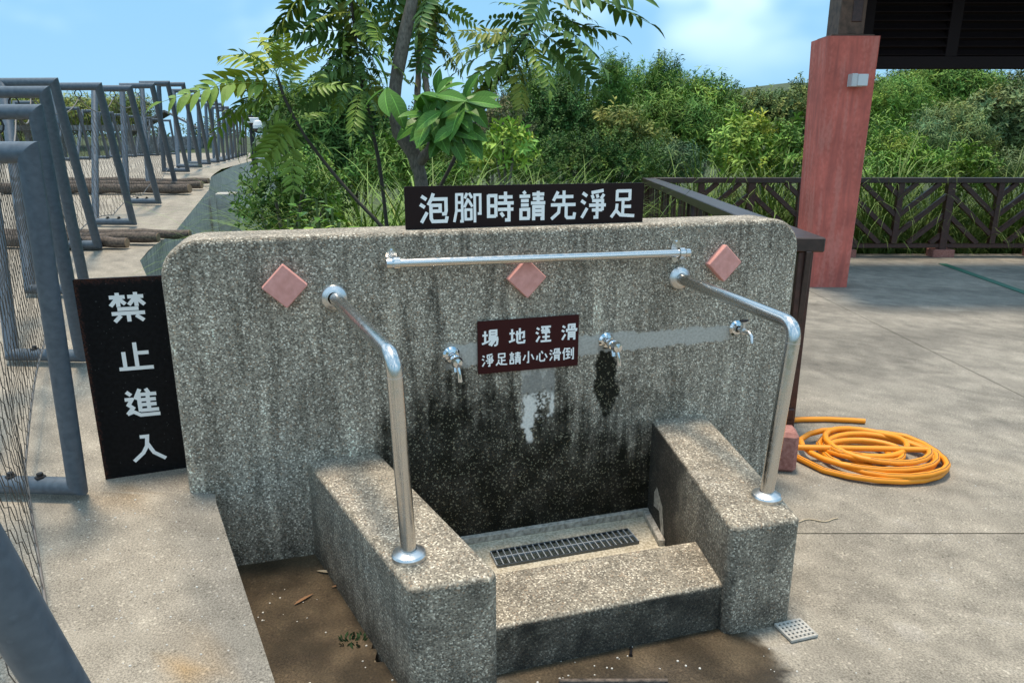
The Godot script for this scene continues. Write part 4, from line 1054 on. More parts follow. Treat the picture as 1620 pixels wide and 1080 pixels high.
	var big_leaves := [[Vector3(-0.633, 1.797, -3.811), Vector3(-0.630, 1.942, -3.669)], [Vector3(-0.630, 1.796, -3.788), Vector3(-0.518, 1.635, -3.695)], [Vector3(-0.628, 1.795, -3.778), Vector3(-0.782, 1.705, -3.780)], [Vector3(-0.612, 1.779, -3.644), Vector3(-0.610, 1.690, -3.489)], [Vector3(-0.344, 1.593, -3.846), Vector3(-0.513, 1.592, -3.894)], [Vector3(-0.385, 1.761, -3.817), Vector3(-0.247, 1.665, -3.862)], [Vector3(-0.275, 1.623, -3.801), Vector3(-0.214, 1.503, -3.850)], [Vector3(-0.275, 1.623, -3.806), Vector3(-0.440, 1.650, -3.785)], [Vector3(-0.389, 1.764, -3.856), Vector3(-0.256, 1.611, -3.749)], [Vector3(-0.384, 1.761, -3.802), Vector3(-0.231, 1.775, -3.843)], [Vector3(-0.404, 1.649, -3.665), Vector3(-0.462, 1.532, -3.526)], [Vector3(-0.412, 1.651, -3.737), Vector3(-0.535, 1.699, -3.636)], [Vector3(-0.414, 1.652, -3.753), Vector3(-0.237, 1.561, -3.731)], [Vector3(-0.305, 1.715, -3.797), Vector3(-0.172, 1.665, -3.820)], [Vector3(-0.263, 1.618, -3.638), Vector3(-0.378, 1.547, -3.560)], [Vector3(-0.336, 1.591, -3.758), Vector3(-0.203, 1.595, -3.614)], [Vector3(-0.335, 1.591, -3.743), Vector3(-0.463, 1.598, -3.706)], [Vector3(-0.425, 1.656, -3.857), Vector3(-0.617, 1.585, -3.822)], [Vector3(-0.277, 1.624, -3.835), Vector3(-0.382, 1.655, -3.840)], [Vector3(-0.415, 1.652, -3.767), Vector3(-0.534, 1.682, -3.768)], [Vector3(-0.419, 1.653, -3.795), Vector3(-0.485, 1.772, -3.782)], [Vector3(-0.274, 1.623, -3.798), Vector3(-0.402, 1.565, -3.685)], [Vector3(-0.340, 1.592, -3.799), Vector3(-0.239, 1.426, -3.833)], [Vector3(-0.349, 1.682, -3.753), Vector3(-0.408, 1.560, -3.772)], [Vector3(-0.244, 1.733, -3.854), Vector3(-0.349, 1.796, -3.878)], [Vector3(-0.355, 1.685, -3.816), Vector3(-0.417, 1.765, -3.730)], [Vector3(-0.341, 1.678, -3.661), Vector3(-0.327, 1.501, -3.681)], [Vector3(-0.276, 1.623, -3.824), Vector3(-0.205, 1.699, -3.760)], [Vector3(-0.368, 1.751, -3.647), Vector3(-0.227, 1.745, -3.544)], [Vector3(-0.422, 1.654, -3.825), Vector3(-0.234, 1.632, -3.878)], [Vector3(-0.379, 1.757, -3.751), Vector3(-0.249, 1.833, -3.663)], [Vector3(-0.304, 1.714, -3.785), Vector3(-0.288, 1.581, -3.844)], [Vector3(-0.267, 1.620, -3.694), Vector3(-0.376, 1.530, -3.710)], [Vector3(-0.241, 1.731, -3.813), Vector3(-0.097, 1.756, -3.847)], [Vector3(-0.407, 1.650, -3.691), Vector3(-0.255, 1.550, -3.664)], [Vector3(-0.379, 1.758, -3.757), Vector3(-0.323, 1.623, -3.757)], [Vector3(-0.231, 1.722, -3.654), Vector3(-0.084, 1.709, -3.635)], [Vector3(-0.276, 1.623, -3.824), Vector3(-0.142, 1.571, -3.722)], [Vector3(-0.338, 1.591, -3.774), Vector3(-0.411, 1.469, -3.675)], [Vector3(-0.279, 1.624, -3.858), Vector3(-0.175, 1.511, -3.754)], [Vector3(-0.387, 1.763, -3.834), Vector3(-0.369, 1.879, -3.786)], [Vector3(-0.233, 1.724, -3.689), Vector3(-0.319, 1.593, -3.540)], [Vector3(-0.405, 1.649, -3.670), Vector3(-0.407, 1.747, -3.569)], [Vector3(-0.389, 1.764, -3.854), Vector3(-0.548, 1.703, -3.872)], [Vector3(-0.350, 1.683, -3.759), Vector3(-0.205, 1.639, -3.612)], [Vector3(-0.297, 1.710, -3.707), Vector3(-0.191, 1.599, -3.633)], [Vector3(-0.342, 1.592, -3.825), Vector3(-0.323, 1.735, -3.758)], [Vector3(-0.334, 1.591, -3.733), Vector3(-0.439, 1.502, -3.630)], [Vector3(-0.346, 1.681, -3.717), Vector3(-0.480, 1.561, -3.560)], [Vector3(-0.391, 1.765, -3.867), Vector3(-0.335, 1.855, -3.760)], [Vector3(-0.231, 1.722, -3.649), Vector3(-0.053, 1.721, -3.608)], [Vector3(-0.267, 1.620, -3.695), Vector3(-0.467, 1.589, -3.722)], [Vector3(-0.340, 1.592, -3.800), Vector3(-0.219, 1.672, -3.804)], [Vector3(-0.412, 1.651, -3.735), Vector3(-0.324, 1.522, -3.582)], [Vector3(-0.381, 1.759, -3.773), Vector3(-0.435, 1.651, -3.689)], [Vector3(-0.353, 1.684, -3.797), Vector3(-0.465, 1.770, -3.757)], [Vector3(-0.296, 1.709, -3.694), Vector3(-0.415, 1.782, -3.590)], [Vector3(-0.293, 1.707, -3.654), Vector3(-0.191, 1.772, -3.647)], [Vector3(-0.230, 1.721, -3.632), Vector3(-0.372, 1.654, -3.608)], [Vector3(-0.278, 1.624, -3.843), Vector3(-0.138, 1.488, -3.754)], [Vector3(-0.378, 1.757, -3.746), Vector3(-0.301, 1.851, -3.798)], [Vector3(-0.329, 1.590, -3.683), Vector3(-0.504, 1.543, -3.689)], [Vector3(-0.336, 1.591, -3.758), Vector3(-0.294, 1.454, -3.776)], [Vector3(-0.305, 1.715, -3.802), Vector3(-0.322, 1.544, -3.761)], [Vector3(-0.411, 1.651, -3.723), Vector3(-0.239, 1.716, -3.710)], [Vector3(-0.233, 1.723, -3.680), Vector3(-0.200, 1.846, -3.597)], [Vector3(-0.241, 1.730, -3.807), Vector3(-0.078, 1.773, -3.741)], [Vector3(-0.341, 1.592, -3.817), Vector3(-0.466, 1.682, -3.755)], [Vector3(-0.355, 1.685, -3.809), Vector3(-0.229, 1.677, -3.685)], [Vector3(-0.350, 1.682, -3.757), Vector3(-0.412, 1.764, -3.744)], [Vector3(-0.420, 1.654, -3.812), Vector3(-0.462, 1.778, -3.655)], [Vector3(-0.402, 1.648, -3.644), Vector3(-0.352, 1.543, -3.621)], [Vector3(-0.275, 1.623, -3.799), Vector3(-0.175, 1.692, -3.771)], [Vector3(-0.386, 1.762, -3.822), Vector3(-0.251, 1.742, -3.827)], [Vector3(-0.334, 1.591, -3.735), Vector3(-0.231, 1.441, -3.708)], [Vector3(-0.339, 1.677, -3.636), Vector3(-0.451, 1.622, -3.534)], [Vector3(-0.341, 1.678, -3.663), Vector3(-0.230, 1.625, -3.634)], [Vector3(-0.233, 1.724, -3.690), Vector3(-0.102, 1.611, -3.713)], [Vector3(-0.305, 1.715, -3.806), Vector3(-0.269, 1.539, -3.658)], [Vector3(-0.379, 1.758, -3.757), Vector3(-0.499, 1.768, -3.736)], [Vector3(-0.302, 1.713, -3.765), Vector3(-0.166, 1.686, -3.650)], [Vector3(-0.342, 1.679, -3.673), Vector3(-0.275, 1.507, -3.666)], [Vector3(-0.425, 1.655, -3.850), Vector3(-0.560, 1.620, -3.764)], [Vector3(-0.404, 1.649, -3.667), Vector3(-0.503, 1.571, -3.618)]]
	grow_tree(trunk_path, side_limb, [slim_a, slim_b], [stem_left, stem_mid, stem_right], [fronds_left, fronds_mid, fronds_top, fronds_right], big_leaves)

# ---------------------------------------------------------------- materials
func make_materials() -> void:
	make_lut()
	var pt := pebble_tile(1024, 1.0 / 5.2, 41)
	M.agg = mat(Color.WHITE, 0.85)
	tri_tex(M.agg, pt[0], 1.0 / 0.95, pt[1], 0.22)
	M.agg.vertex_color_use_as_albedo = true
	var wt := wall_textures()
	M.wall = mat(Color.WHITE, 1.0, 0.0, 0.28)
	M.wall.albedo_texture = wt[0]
	M.wall.heightmap_enabled = true; M.wall.heightmap_texture = wt[1]; M.wall.heightmap_scale = 0.3
	M.wall.roughness_texture = wt[2]
	M.wall.texture_repeat = false
	var fine := pebble_tile(512, 1.0 / 7.0, 91)
	M.basin = mat(lin(1, 0.97, 0.9), 0.8)
	var cream := mottled(512, 71, Color(0.32, 0.27, 0.19), Color(0.78, 0.72, 0.60), 0.06, 0.012, 0.7)
	tri_tex(M.basin, cream, 1.0 / 0.5, fine[1], 0.1)
	var conc := mottled(1024, 11, Color(0.16, 0.139, 0.110), Color(0.43, 0.378, 0.306), 0.13, 0.008, 0.6, 0.07)
	var conc_h := mottled(512, 12, Color(0.1, 0.1, 0.1), Color(0.9, 0.9, 0.9), 0.09, 0.03, 0.9)
	M.plaza = mat(Color.WHITE, 0.9)
	tri_tex(M.plaza, conc, 1.0 / 1.3, conc_h, 0.06)
	M.plaza.vertex_color_use_as_albedo = true
	M.plaza_wet = mat(Color.WHITE, 0.38)
	tri_tex(M.plaza_wet, conc, 1.0 / 1.3, conc_h, 0.04)
	M.plaza_wet.vertex_color_use_as_albedo = true
	var dk := mottled(1024, 17, Color(0.18, 0.154, 0.117), Color(0.55, 0.48, 0.375), 0.14, 0.007, 0.7, 0.07)
	M.deck = mat(Color.WHITE, 0.92)
	tri_tex(M.deck, dk, 1.0 / 1.1, conc_h, 0.09)
	M.deck.vertex_color_use_as_albedo = true
	# board-marked side: grain runs upright
	var bs := 256
	var bn := noise(FastNoiseLite.TYPE_SIMPLEX_SMOOTH, 0.05, 51, 4)
	var bi := Image.create(bs, bs, false, Image.FORMAT_RGB8)
	for y in bs:
		for x in bs:
			var q := 0.52 + 0.34 * bn.get_noise_2d(x * 2.6, y * 0.25) + 0.05 * bn.get_noise_2d(x * 0.7 + 90.0, y * 0.7)
			if x % 32 == 0: q *= 0.6
			bi.set_pixel(x, y, lin(q * 1.06, q * 0.97, q * 0.84))
	var bt := ImageTexture.create_from_image(bi)
	M.deck_side = mat(Color.WHITE, 0.9)
	tri_tex(M.deck_side, bt, 1.0 / 0.9)
	M.deck_side2 = mat(lin(0.9, 0.9, 0.9), 0.9)
	M.deck_side2.albedo_texture = mottled(256, 53, Color(0.36, 0.335, 0.29), Color(0.60, 0.56, 0.49), 0.04, 0.012, 0.3)
	M.deck_side2.uv1_triplanar = true; M.deck_side2.uv1_scale = Vector3.ONE
	M.soil = mat(Color.WHITE, 0.95)
	tri_tex(M.soil, mottled(512, 19, Color(0.02, 0.03, 0.01), Color(0.07, 0.10, 0.03), 0.03, 0.008, 0.5), 0.4)
	# metals
	M.pipe = mat(Color.WHITE, 0.5, 0.0)
	M.pipe.albedo_texture = mottled(512, 23, Color(0.050, 0.070, 0.090), Color(0.095, 0.122, 0.150), 0.03, 0.008, 0.15, 0.012)
	M.pipe.uv1_triplanar = true; M.pipe.uv1_scale = Vector3.ONE * 2.2
	M.dark_steel = mat(lin(0.035, 0.035, 0.037), 0.5, 0.6)
	M.rope = mat(lin(0.20, 0.18, 0.16), 0.6, 0.4)
	M.wire = mat(lin(0.09, 0.075, 0.06), 0.7, 0.2)
	M.steel = mat(Color.WHITE, 1.0, 1.0)
	M.steel.albedo_color = lin(0.62, 0.60, 0.57)
	var rr := noise(FastNoiseLite.TYPE_SIMPLEX_SMOOTH, 0.02, 61, 4)
	var ri := Image.create(256, 256, false, Image.FORMAT_L8)
	for y in 256:
		for x in 256:
			ri.set_pixel(x, y, Color.WHITE * clampf(0.24 + 0.12 * rr.get_noise_2d(x * 2.0, y * 2.0), 0.1, 0.5))
	M.steel.roughness_texture = ImageTexture.create_from_image(ri)
	M.steel.uv1_triplanar = true; M.steel.uv1_scale = Vector3.ONE * 4.0
	M.chrome = mat(lin(0.72, 0.72, 0.72), 0.1, 1.0)
	M.flange = mat(lin(0.66, 0.65, 0.63), 0.34, 1.0)
	# painted things
	M.pink = mat(Color.WHITE, 0.85)
	M.pink.albedo_texture = mottled(256, 29, Color(0.60, 0.265, 0.215), Color(0.74, 0.355, 0.30), 0.03, 0.01, 0.25)
	M.pink.uv1_triplanar = true; M.pink.uv1_scale = Vector3.ONE * 3.0
	M.red = mat(Color.WHITE, 0.85)
	# brick-red paint, rubbed pale in upright runs and stained dark in others
	var pn := noise(FastNoiseLite.TYPE_SIMPLEX_SMOOTH, 0.02, 37, 5)
	var pi := Image.create(512, 512, false, Image.FORMAT_RGB8)
	for y in 512:
		for x in 512:
			var run := pn.get_noise_2d(x * 2.2, y * 0.22)
			var blot := pn.get_noise_2d(x * 0.6 + 400.0, y * 0.6)
			var fleck := pn.get_noise_2d(x * 6.0, y * 4.0 + 900.0)
			var base := Vector3(0.53, 0.130, 0.094) * (1.0 + 0.28 * blot + 0.2 * fleck)
			base = base.lerp(Vector3(0.56, 0.24, 0.19), 0.38 * sstep(0.05, 0.5, run + 0.25 * fleck))
			base = base.lerp(Vector3(0.20, 0.062, 0.052), 0.35 * sstep(0.1, 0.5, -run + 0.25 * fleck))
			pi.set_pixel(x, y, lin(base.x, base.y, base.z))
	tri_tex(M.red, ImageTexture.create_from_image(pi), 0.355)
	M.red_block = mat(Color.WHITE, 0.9)
	tri_tex(M.red_block, mottled(256, 38, Color(0.24, 0.09, 0.07), Color(0.42, 0.2, 0.16), 0.07, 0.01, 0.5), 2.0)
	M.wood = mat(Color.WHITE, 0.45)
	tri_tex(M.wood, mottled(256, 43, Color(0.034, 0.0125, 0.0078), Color(0.068, 0.026, 0.017), 0.05, 0.01, 0.2), 1.5)
	M.wood_top = mat(Color.WHITE, 0.4)
	tri_tex(M.wood_top, mottled(256, 44, Color(0.024, 0.0135, 0.010), Color(0.05, 0.028, 0.021), 0.05, 0.01, 0.2), 1.5)
	M.column = mat(Color.WHITE, 0.7)
	tri_tex(M.column, mottled(256, 45, Color(0.06, 0.035, 0.022), Color(0.15, 0.085, 0.055), 0.04, 0.01, 0.25), 1.0)
	M.louvre = mat(lin(0.012, 0.007, 0.007), 0.7, 0.0, 0.3)
	M.lamp_body = mat(lin(0.55, 0.55, 0.54), 0.35)
	M.lamp_glass = mat(lin(0.62, 0.63, 0.63), 0.25)
	M.sign_brown = mat(lin(0.019, 0.010, 0.009), 0.5, 0.0, 0.25)
	M.sign_red = mat(lin(0.045, 0.010, 0.009), 0.5, 0.0, 0.25)
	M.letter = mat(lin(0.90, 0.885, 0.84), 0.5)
	# black sign with rust eating in from its edges
	var rw := 128
	var rh := 320
	var ri2 := Image.create(rw, rh, false, Image.FORMAT_RGB8)
	var n1 := noise(FastNoiseLite.TYPE_SIMPLEX_SMOOTH, 0.12, 65, 4)
	for y in rh:
		for x in rw:
			var e := minf(minf(x * 1.5, rw - 1 - x + 8.0), minf(y, rh - 1 - y))
			var q := n1.get_noise_2d(x, y)
			var g := 0.0055 + 0.004 * q
			var cc := Vector3(g, g, g * 1.08)
			var ru := sstep(9.0, 2.0, e + q * 11.0)
			var rust := Vector3(0.06 + 0.08 * q, 0.022 + 0.02 * q, 0.014)
			if n1.get_noise_2d(x * 2.5 + 300.0, y * 2.5) > 0.12: rust = Vector3(0.012, 0.010, 0.010)
			cc = cc.lerp(rust, ru)
			if n1.get_noise_2d(x * 5.0 + 700.0, y * 5.0) > 0.63: cc = Vector3(0.12, 0.12, 0.115)
			ri2.set_pixel(x, y, lin(maxf(cc.x, 0), maxf(cc.y, 0), maxf(cc.z, 0)))
	M.sign_black = mat(Color.WHITE, 0.5, 0.0, 0.25)
	M.sign_black.albedo_texture = ImageTexture.create_from_image(ri2)
	M.hose = mat(lin(0.80, 0.285, 0.010), 0.5)
	M.hose_line = mat(lin(0.10, 0.06, 0.02), 0.6)
	M.green_tape = mat(lin(0.012, 0.11, 0.06), 0.6)
	M.white_paint = mat(lin(0.75, 0.75, 0.74), 0.4)
	M.black_plastic = mat(lin(0.012, 0.012, 0.013), 0.25)
	M.trim = mat(Color.WHITE, 0.7)
	tri_tex(M.trim, mottled(256, 47, Color(0.22, 0.19, 0.15), Color(0.66, 0.61, 0.52), 0.04, 0.02, 0.2), 4.0)
	M.bar = mat(lin(0.36, 0.37, 0.37), 0.5)
	M.cast = mat(lin(0.10, 0.11, 0.115), 0.4, 0.7)
	M.log = mat(Color.WHITE, 0.9)
	tri_tex(M.log, mottled(256, 49, Color(0.03, 0.024, 0.019), Color(0.17, 0.13, 0.10), 0.06, 0.02, 0.3), 2.5)
	M.log_end = mat(lin(0.30, 0.2, 0.12), 0.9)
	M.thatch = mat(Color.WHITE, 0.95)
	tri_tex(M.thatch, mottled(256, 57, Color(0.10, 0.095, 0.09), Color(0.26, 0.25, 0.24), 0.05, 0.02, 0.4), 0.6)
	M.dry_leaf = mat(lin(0.22, 0.11, 0.05), 0.8)
	M.straw = mat(lin(0.48, 0.38, 0.25), 0.8)
	M.moss = mat(lin(0.02, 0.05, 0.012), 0.9)
	M.pebble = mat(lin(0.55, 0.52, 0.46), 0.8)
	# plants
	M.bark = mat(Color.WHITE, 0.9)
	M.bark.albedo_texture = mottled(512, 63, Color(0.055, 0.045, 0.035), Color(0.21, 0.18, 0.145), 0.05, 0.012, 0.35)
	M.bark.uv1_triplanar = true; M.bark.uv1_scale = Vector3(3, 1.2, 3)
	M.dark_bark = mat(lin(0.045, 0.038, 0.028), 0.85)
	M.green_stem = mat(lin(0.09, 0.13, 0.03), 0.6)
	M.leaf = leaf_mat(0.55, 0.5)
	M.s_broad = sprig_broad(1, 11, 0.085, 0.04, 0.26)
	M.s_round = sprig_broad(2, 14, 0.05, 0.035, 0.2)
	M.s_big = sprig_broad(3, 10, 0.19, 0.065, 0.24)
	M.s_bamboo = sprig_bamboo(4)
	var tones := []
	for c: Color in [Color(0.32, 0.36, 0.05), Color(0.18, 0.27, 0.05), Color(0.085, 0.155, 0.042), Color(0.22, 0.25, 0.045)]:
		var m := leaf_mat(0.42, 0.45)
		m.albedo_color = c.linear_to_srgb()
		tones.append(m)
	M.frond_tones = tones
	var lt := []
	for c: Color in [Color(0.33, 0.46, 0.07), Color(0.19, 0.34, 0.05)]:
		var m := leaf_mat(0.4, 0.45)
		m.albedo_color = c.linear_to_srgb()
		lt.append(m)
	M.leaf_tones = lt
	var ul := MB.new()
	ul.leaf(Vector3.ZERO, Vector3.UP, Vector3.BACK, 1.0, 0.5, 5, 0.25, 0.25, 0.8)
	M.unit_leaf = ul.mesh()
	var bl := []
	for k in 2:
		var o := MB.new()
		o.leaf(Vector3.ZERO, Vector3.UP, Vector3.BACK, 1.0, 0.40 + 0.04 * k, 9, 0.22 + 0.14 * k, 0.28, 1.15)
		bl.append(o.mesh())
	M.big_leaf = bl
	# veined blade
	var vi := Image.create(128, 256, false, Image.FORMAT_RGB8)
	for y in 256:
		for x in 128:
			var u := absf(x / 127.0 - 0.5) * 2.0
			var w := y / 255.0
			var q := 1.0
			if u < 0.05: q = 2.3
			elif fposmod(w * 11.0 - u * 1.6, 1.0) < 0.10: q = 1.55
			vi.set_pixel(x, y, lin(0.085 * q, 0.19 * q, 0.035 * q))
	var bm := leaf_mat(0.33, 0.45)
	bm.albedo_texture = ImageTexture.create_from_image(vi)
	M.big_leaf_mat = bm

# ---------------------------------------------------------------- plaza
func fence_x(z: float) -> float:
	return lerpf(1.43, 1.83, clampf((-3.45 - z) / 6.5, 0, 1)) if z < -3.45 else 1.17
func wetness(x: float, z: float, a: float, b: float) -> float:
	# standing water left of the basin and in front of its step
	var d := Vector3(x, 0, z) - WA
	var u := d.dot(WU)
	var v := d.dot(WN)
	if v < -0.02: return 0.0
	var w := 0.0
	if u < 0.62: w = sstep(1.30, 1.05, v + a * 0.16)
	var r := 1.52 - 0.12 * (v - 0.8) + a * 0.10 + b * 0.05
	if u >= 0.55 and v > 0.7: w = maxf(w, sstep(r + 0.03, r - 0.03, u) * sstep(0.62, 0.72, u + (v - 0.86) * -0.9 + a * 0.08))
	return w

func plaza_panel(parent: Node, x0: float, x1: float, z0: float, z1: float, step: float) -> void:
	var n1 := noise(FastNoiseLite.TYPE_SIMPLEX_SMOOTH, 1.0, 81, 5)
	var nx := int(ceil((x1 - x0) / step))
	var nz := int(ceil((z1 - z0) / step))
	var vv := PackedVector3Array()
	var nn := PackedVector3Array()
	var cc := PackedColorArray()
	var wet := PackedByteArray()
	for j in nz + 1:
		for i in nx + 1:
			var x := minf(x0 + i * step, x1)
			var z := minf(z0 + j * step, z1)
			var a := n1.get_noise_2d(x * 1.4, z * 2.6)
			var b := n1.get_noise_2d(x * 6.0 + 33.0, z * 6.0)
			var f := n1.get_noise_2d(x * 0.45 - 20.0, z * 0.9)
			var s := 0.90 + a * 0.24 + b * 0.22
			# grey-black mottling that sets in on the far paving, brown silt near the basin
			var mottle := sstep(-0.15, 0.35, f + a * 0.6) * 0.42 * sstep(-3.4, -4.6, z + a)
			s *= 1.0 - mottle * 0.8
			s *= 1.0 - 0.09 * sstep(0.04, 0.3, n1.get_noise_2d(x * 2.1 + 70.0, z * 3.4)) - 0.12 * sstep(0.1, 0.25, n1.get_noise_2d(x * 7.0 - 50.0, z * 9.0))
			var warm := sstep(-4.2, -2.6, z + a * 0.8)
			var col := Color(s * lerpf(0.98, 1.01, warm), s, s * lerpf(1.0, 0.96, warm))
			var w := wetness(x, z, n1.get_noise_2d(x * 5.0, z * 5.0), n1.get_noise_2d(x * 18.0, z * 18.0))
			var silt := 0.5 + 0.7 * n1.get_noise_2d(x * 3.0 + 11.0, z * 3.0)
			var wcol := Color(0.135, 0.110, 0.080).lerp(Color(0.38, 0.315, 0.235), clampf(silt + b * 0.6 - 0.25, 0, 1))
			col = col.lerp(wcol, w)
			vv.append(Vector3(x, 0, z)); nn.append(Vector3.UP); cc.append(col)
			wet.append(1 if w > 0.5 else 0)
	var dry_i := PackedInt32Array()
	var wet_i := PackedInt32Array()
	for j in nz:
		for i in nx:
			var k := j * (nx + 1) + i
			var p := vv[k]
			var d := p - WA
			var u := d.dot(WU)
			var v := d.dot(WN)
			if v < -0.1 and p.x < fence_x(p.z) - 0.08: continue
			# opening of the basin, hidden under wall, blocks and step
			if v > -0.1 and v < 0.66 and u > 0.3 and u < 1.7: continue
			var q := [k, k + 1, k + nx + 2, k, k + nx + 2, k + nx + 1]
			if wet[k]: wet_i.append_array(PackedInt32Array(q))
			else: dry_i.append_array(PackedInt32Array(q))
	var m := ArrayMesh.new()
	var mats := []
	for s in [[dry_i, M.plaza], [wet_i, M.plaza_wet]]:
		if s[0].is_empty(): continue
		var a := []
		a.resize(Mesh.ARRAY_MAX)
		a[Mesh.ARRAY_VERTEX] = vv; a[Mesh.ARRAY_NORMAL] = nn; a[Mesh.ARRAY_COLOR] = cc; a[Mesh.ARRAY_INDEX] = s[0]
		m.add_surface_from_arrays(Mesh.PRIMITIVE_TRIANGLES, a)
		mats.append(s[1])
	for i in mats.size(): m.surface_set_material(i, mats[i])
	put(m, "panel", null, parent)

func build_plaza() -> void:
	var base := MB.new()
	for r in [[-1.3, 14.0, -2.6, 2.5], [1.6, 14.0, -10.2, -2.6]]:
		base.tri(Vector3(r[0], -0.12, r[2]), Vector3(r[1], -0.12, r[2]), Vector3(r[1], -0.12, r[3]), Vector3.UP, Vector3.UP, Vector3.UP)
		base.tri(Vector3(r[0], -0.12, r[2]), Vector3(r[1], -0.12, r[3]), Vector3(r[0], -0.12, r[3]), Vector3.UP, Vector3.UP, Vector3.UP)
	var p := structure(base.mesh(), "plaza_paving", M.soil)
	plaza_panel(p, -1.3, 3.197, -2.567, 0.2, 0.02)
	plaza_panel(p, -1.3, 3.197, 0.206, 2.5, 0.1)
	plaza_panel(p, 1.1, 3.197, -10.2, -2.573, 0.06)
	plaza_panel(p, 3.203, 14.0, -10.2, -2.573, 0.09)
	plaza_panel(p, 3.203, 14.0, -2.567, 2.5, 0.12)

func build_terrain() -> void:
	var o := MB.new()
	var nz := noise(FastNoiseLite.TYPE_SIMPLEX_SMOOTH, 0.12, 3, 3)
	var f := func(i: int, j: int) -> Vector3:
		var x := -150.0 + 300.0 * pow(absf(i / 40.0 - 1.0), 1.6) * (0.5 if i < 40 else 0.5) * (-1.0 if i < 40 else 1.0) + 150.0
		var z := 20.0 - 190.0 * pow(j / 60.0, 1.8)
		var h := ground_h(x, z)
		if z < -4: h += nz.get_noise_2d(x, z) * 0.25
		if z > -3.0 or (x > -1.0 and z > -10.5): h = minf(h, -0.45)
		return Vector3(x, h, z)
	for j in 60:
		for i in 80:
			var a: Vector3 = f.call(i, j)
			var b: Vector3 = f.call(i + 1, j)
			var c: Vector3 = f.call(i + 1, j + 1)
			var d: Vector3 = f.call(i, j + 1)
			o.tri(a, b, c, Vector3.UP, Vector3.UP, Vector3.UP); o.tri(a, c, d, Vector3.UP, Vector3.UP, Vector3.UP)
	structure(o.mesh(), "ground", M.soil)

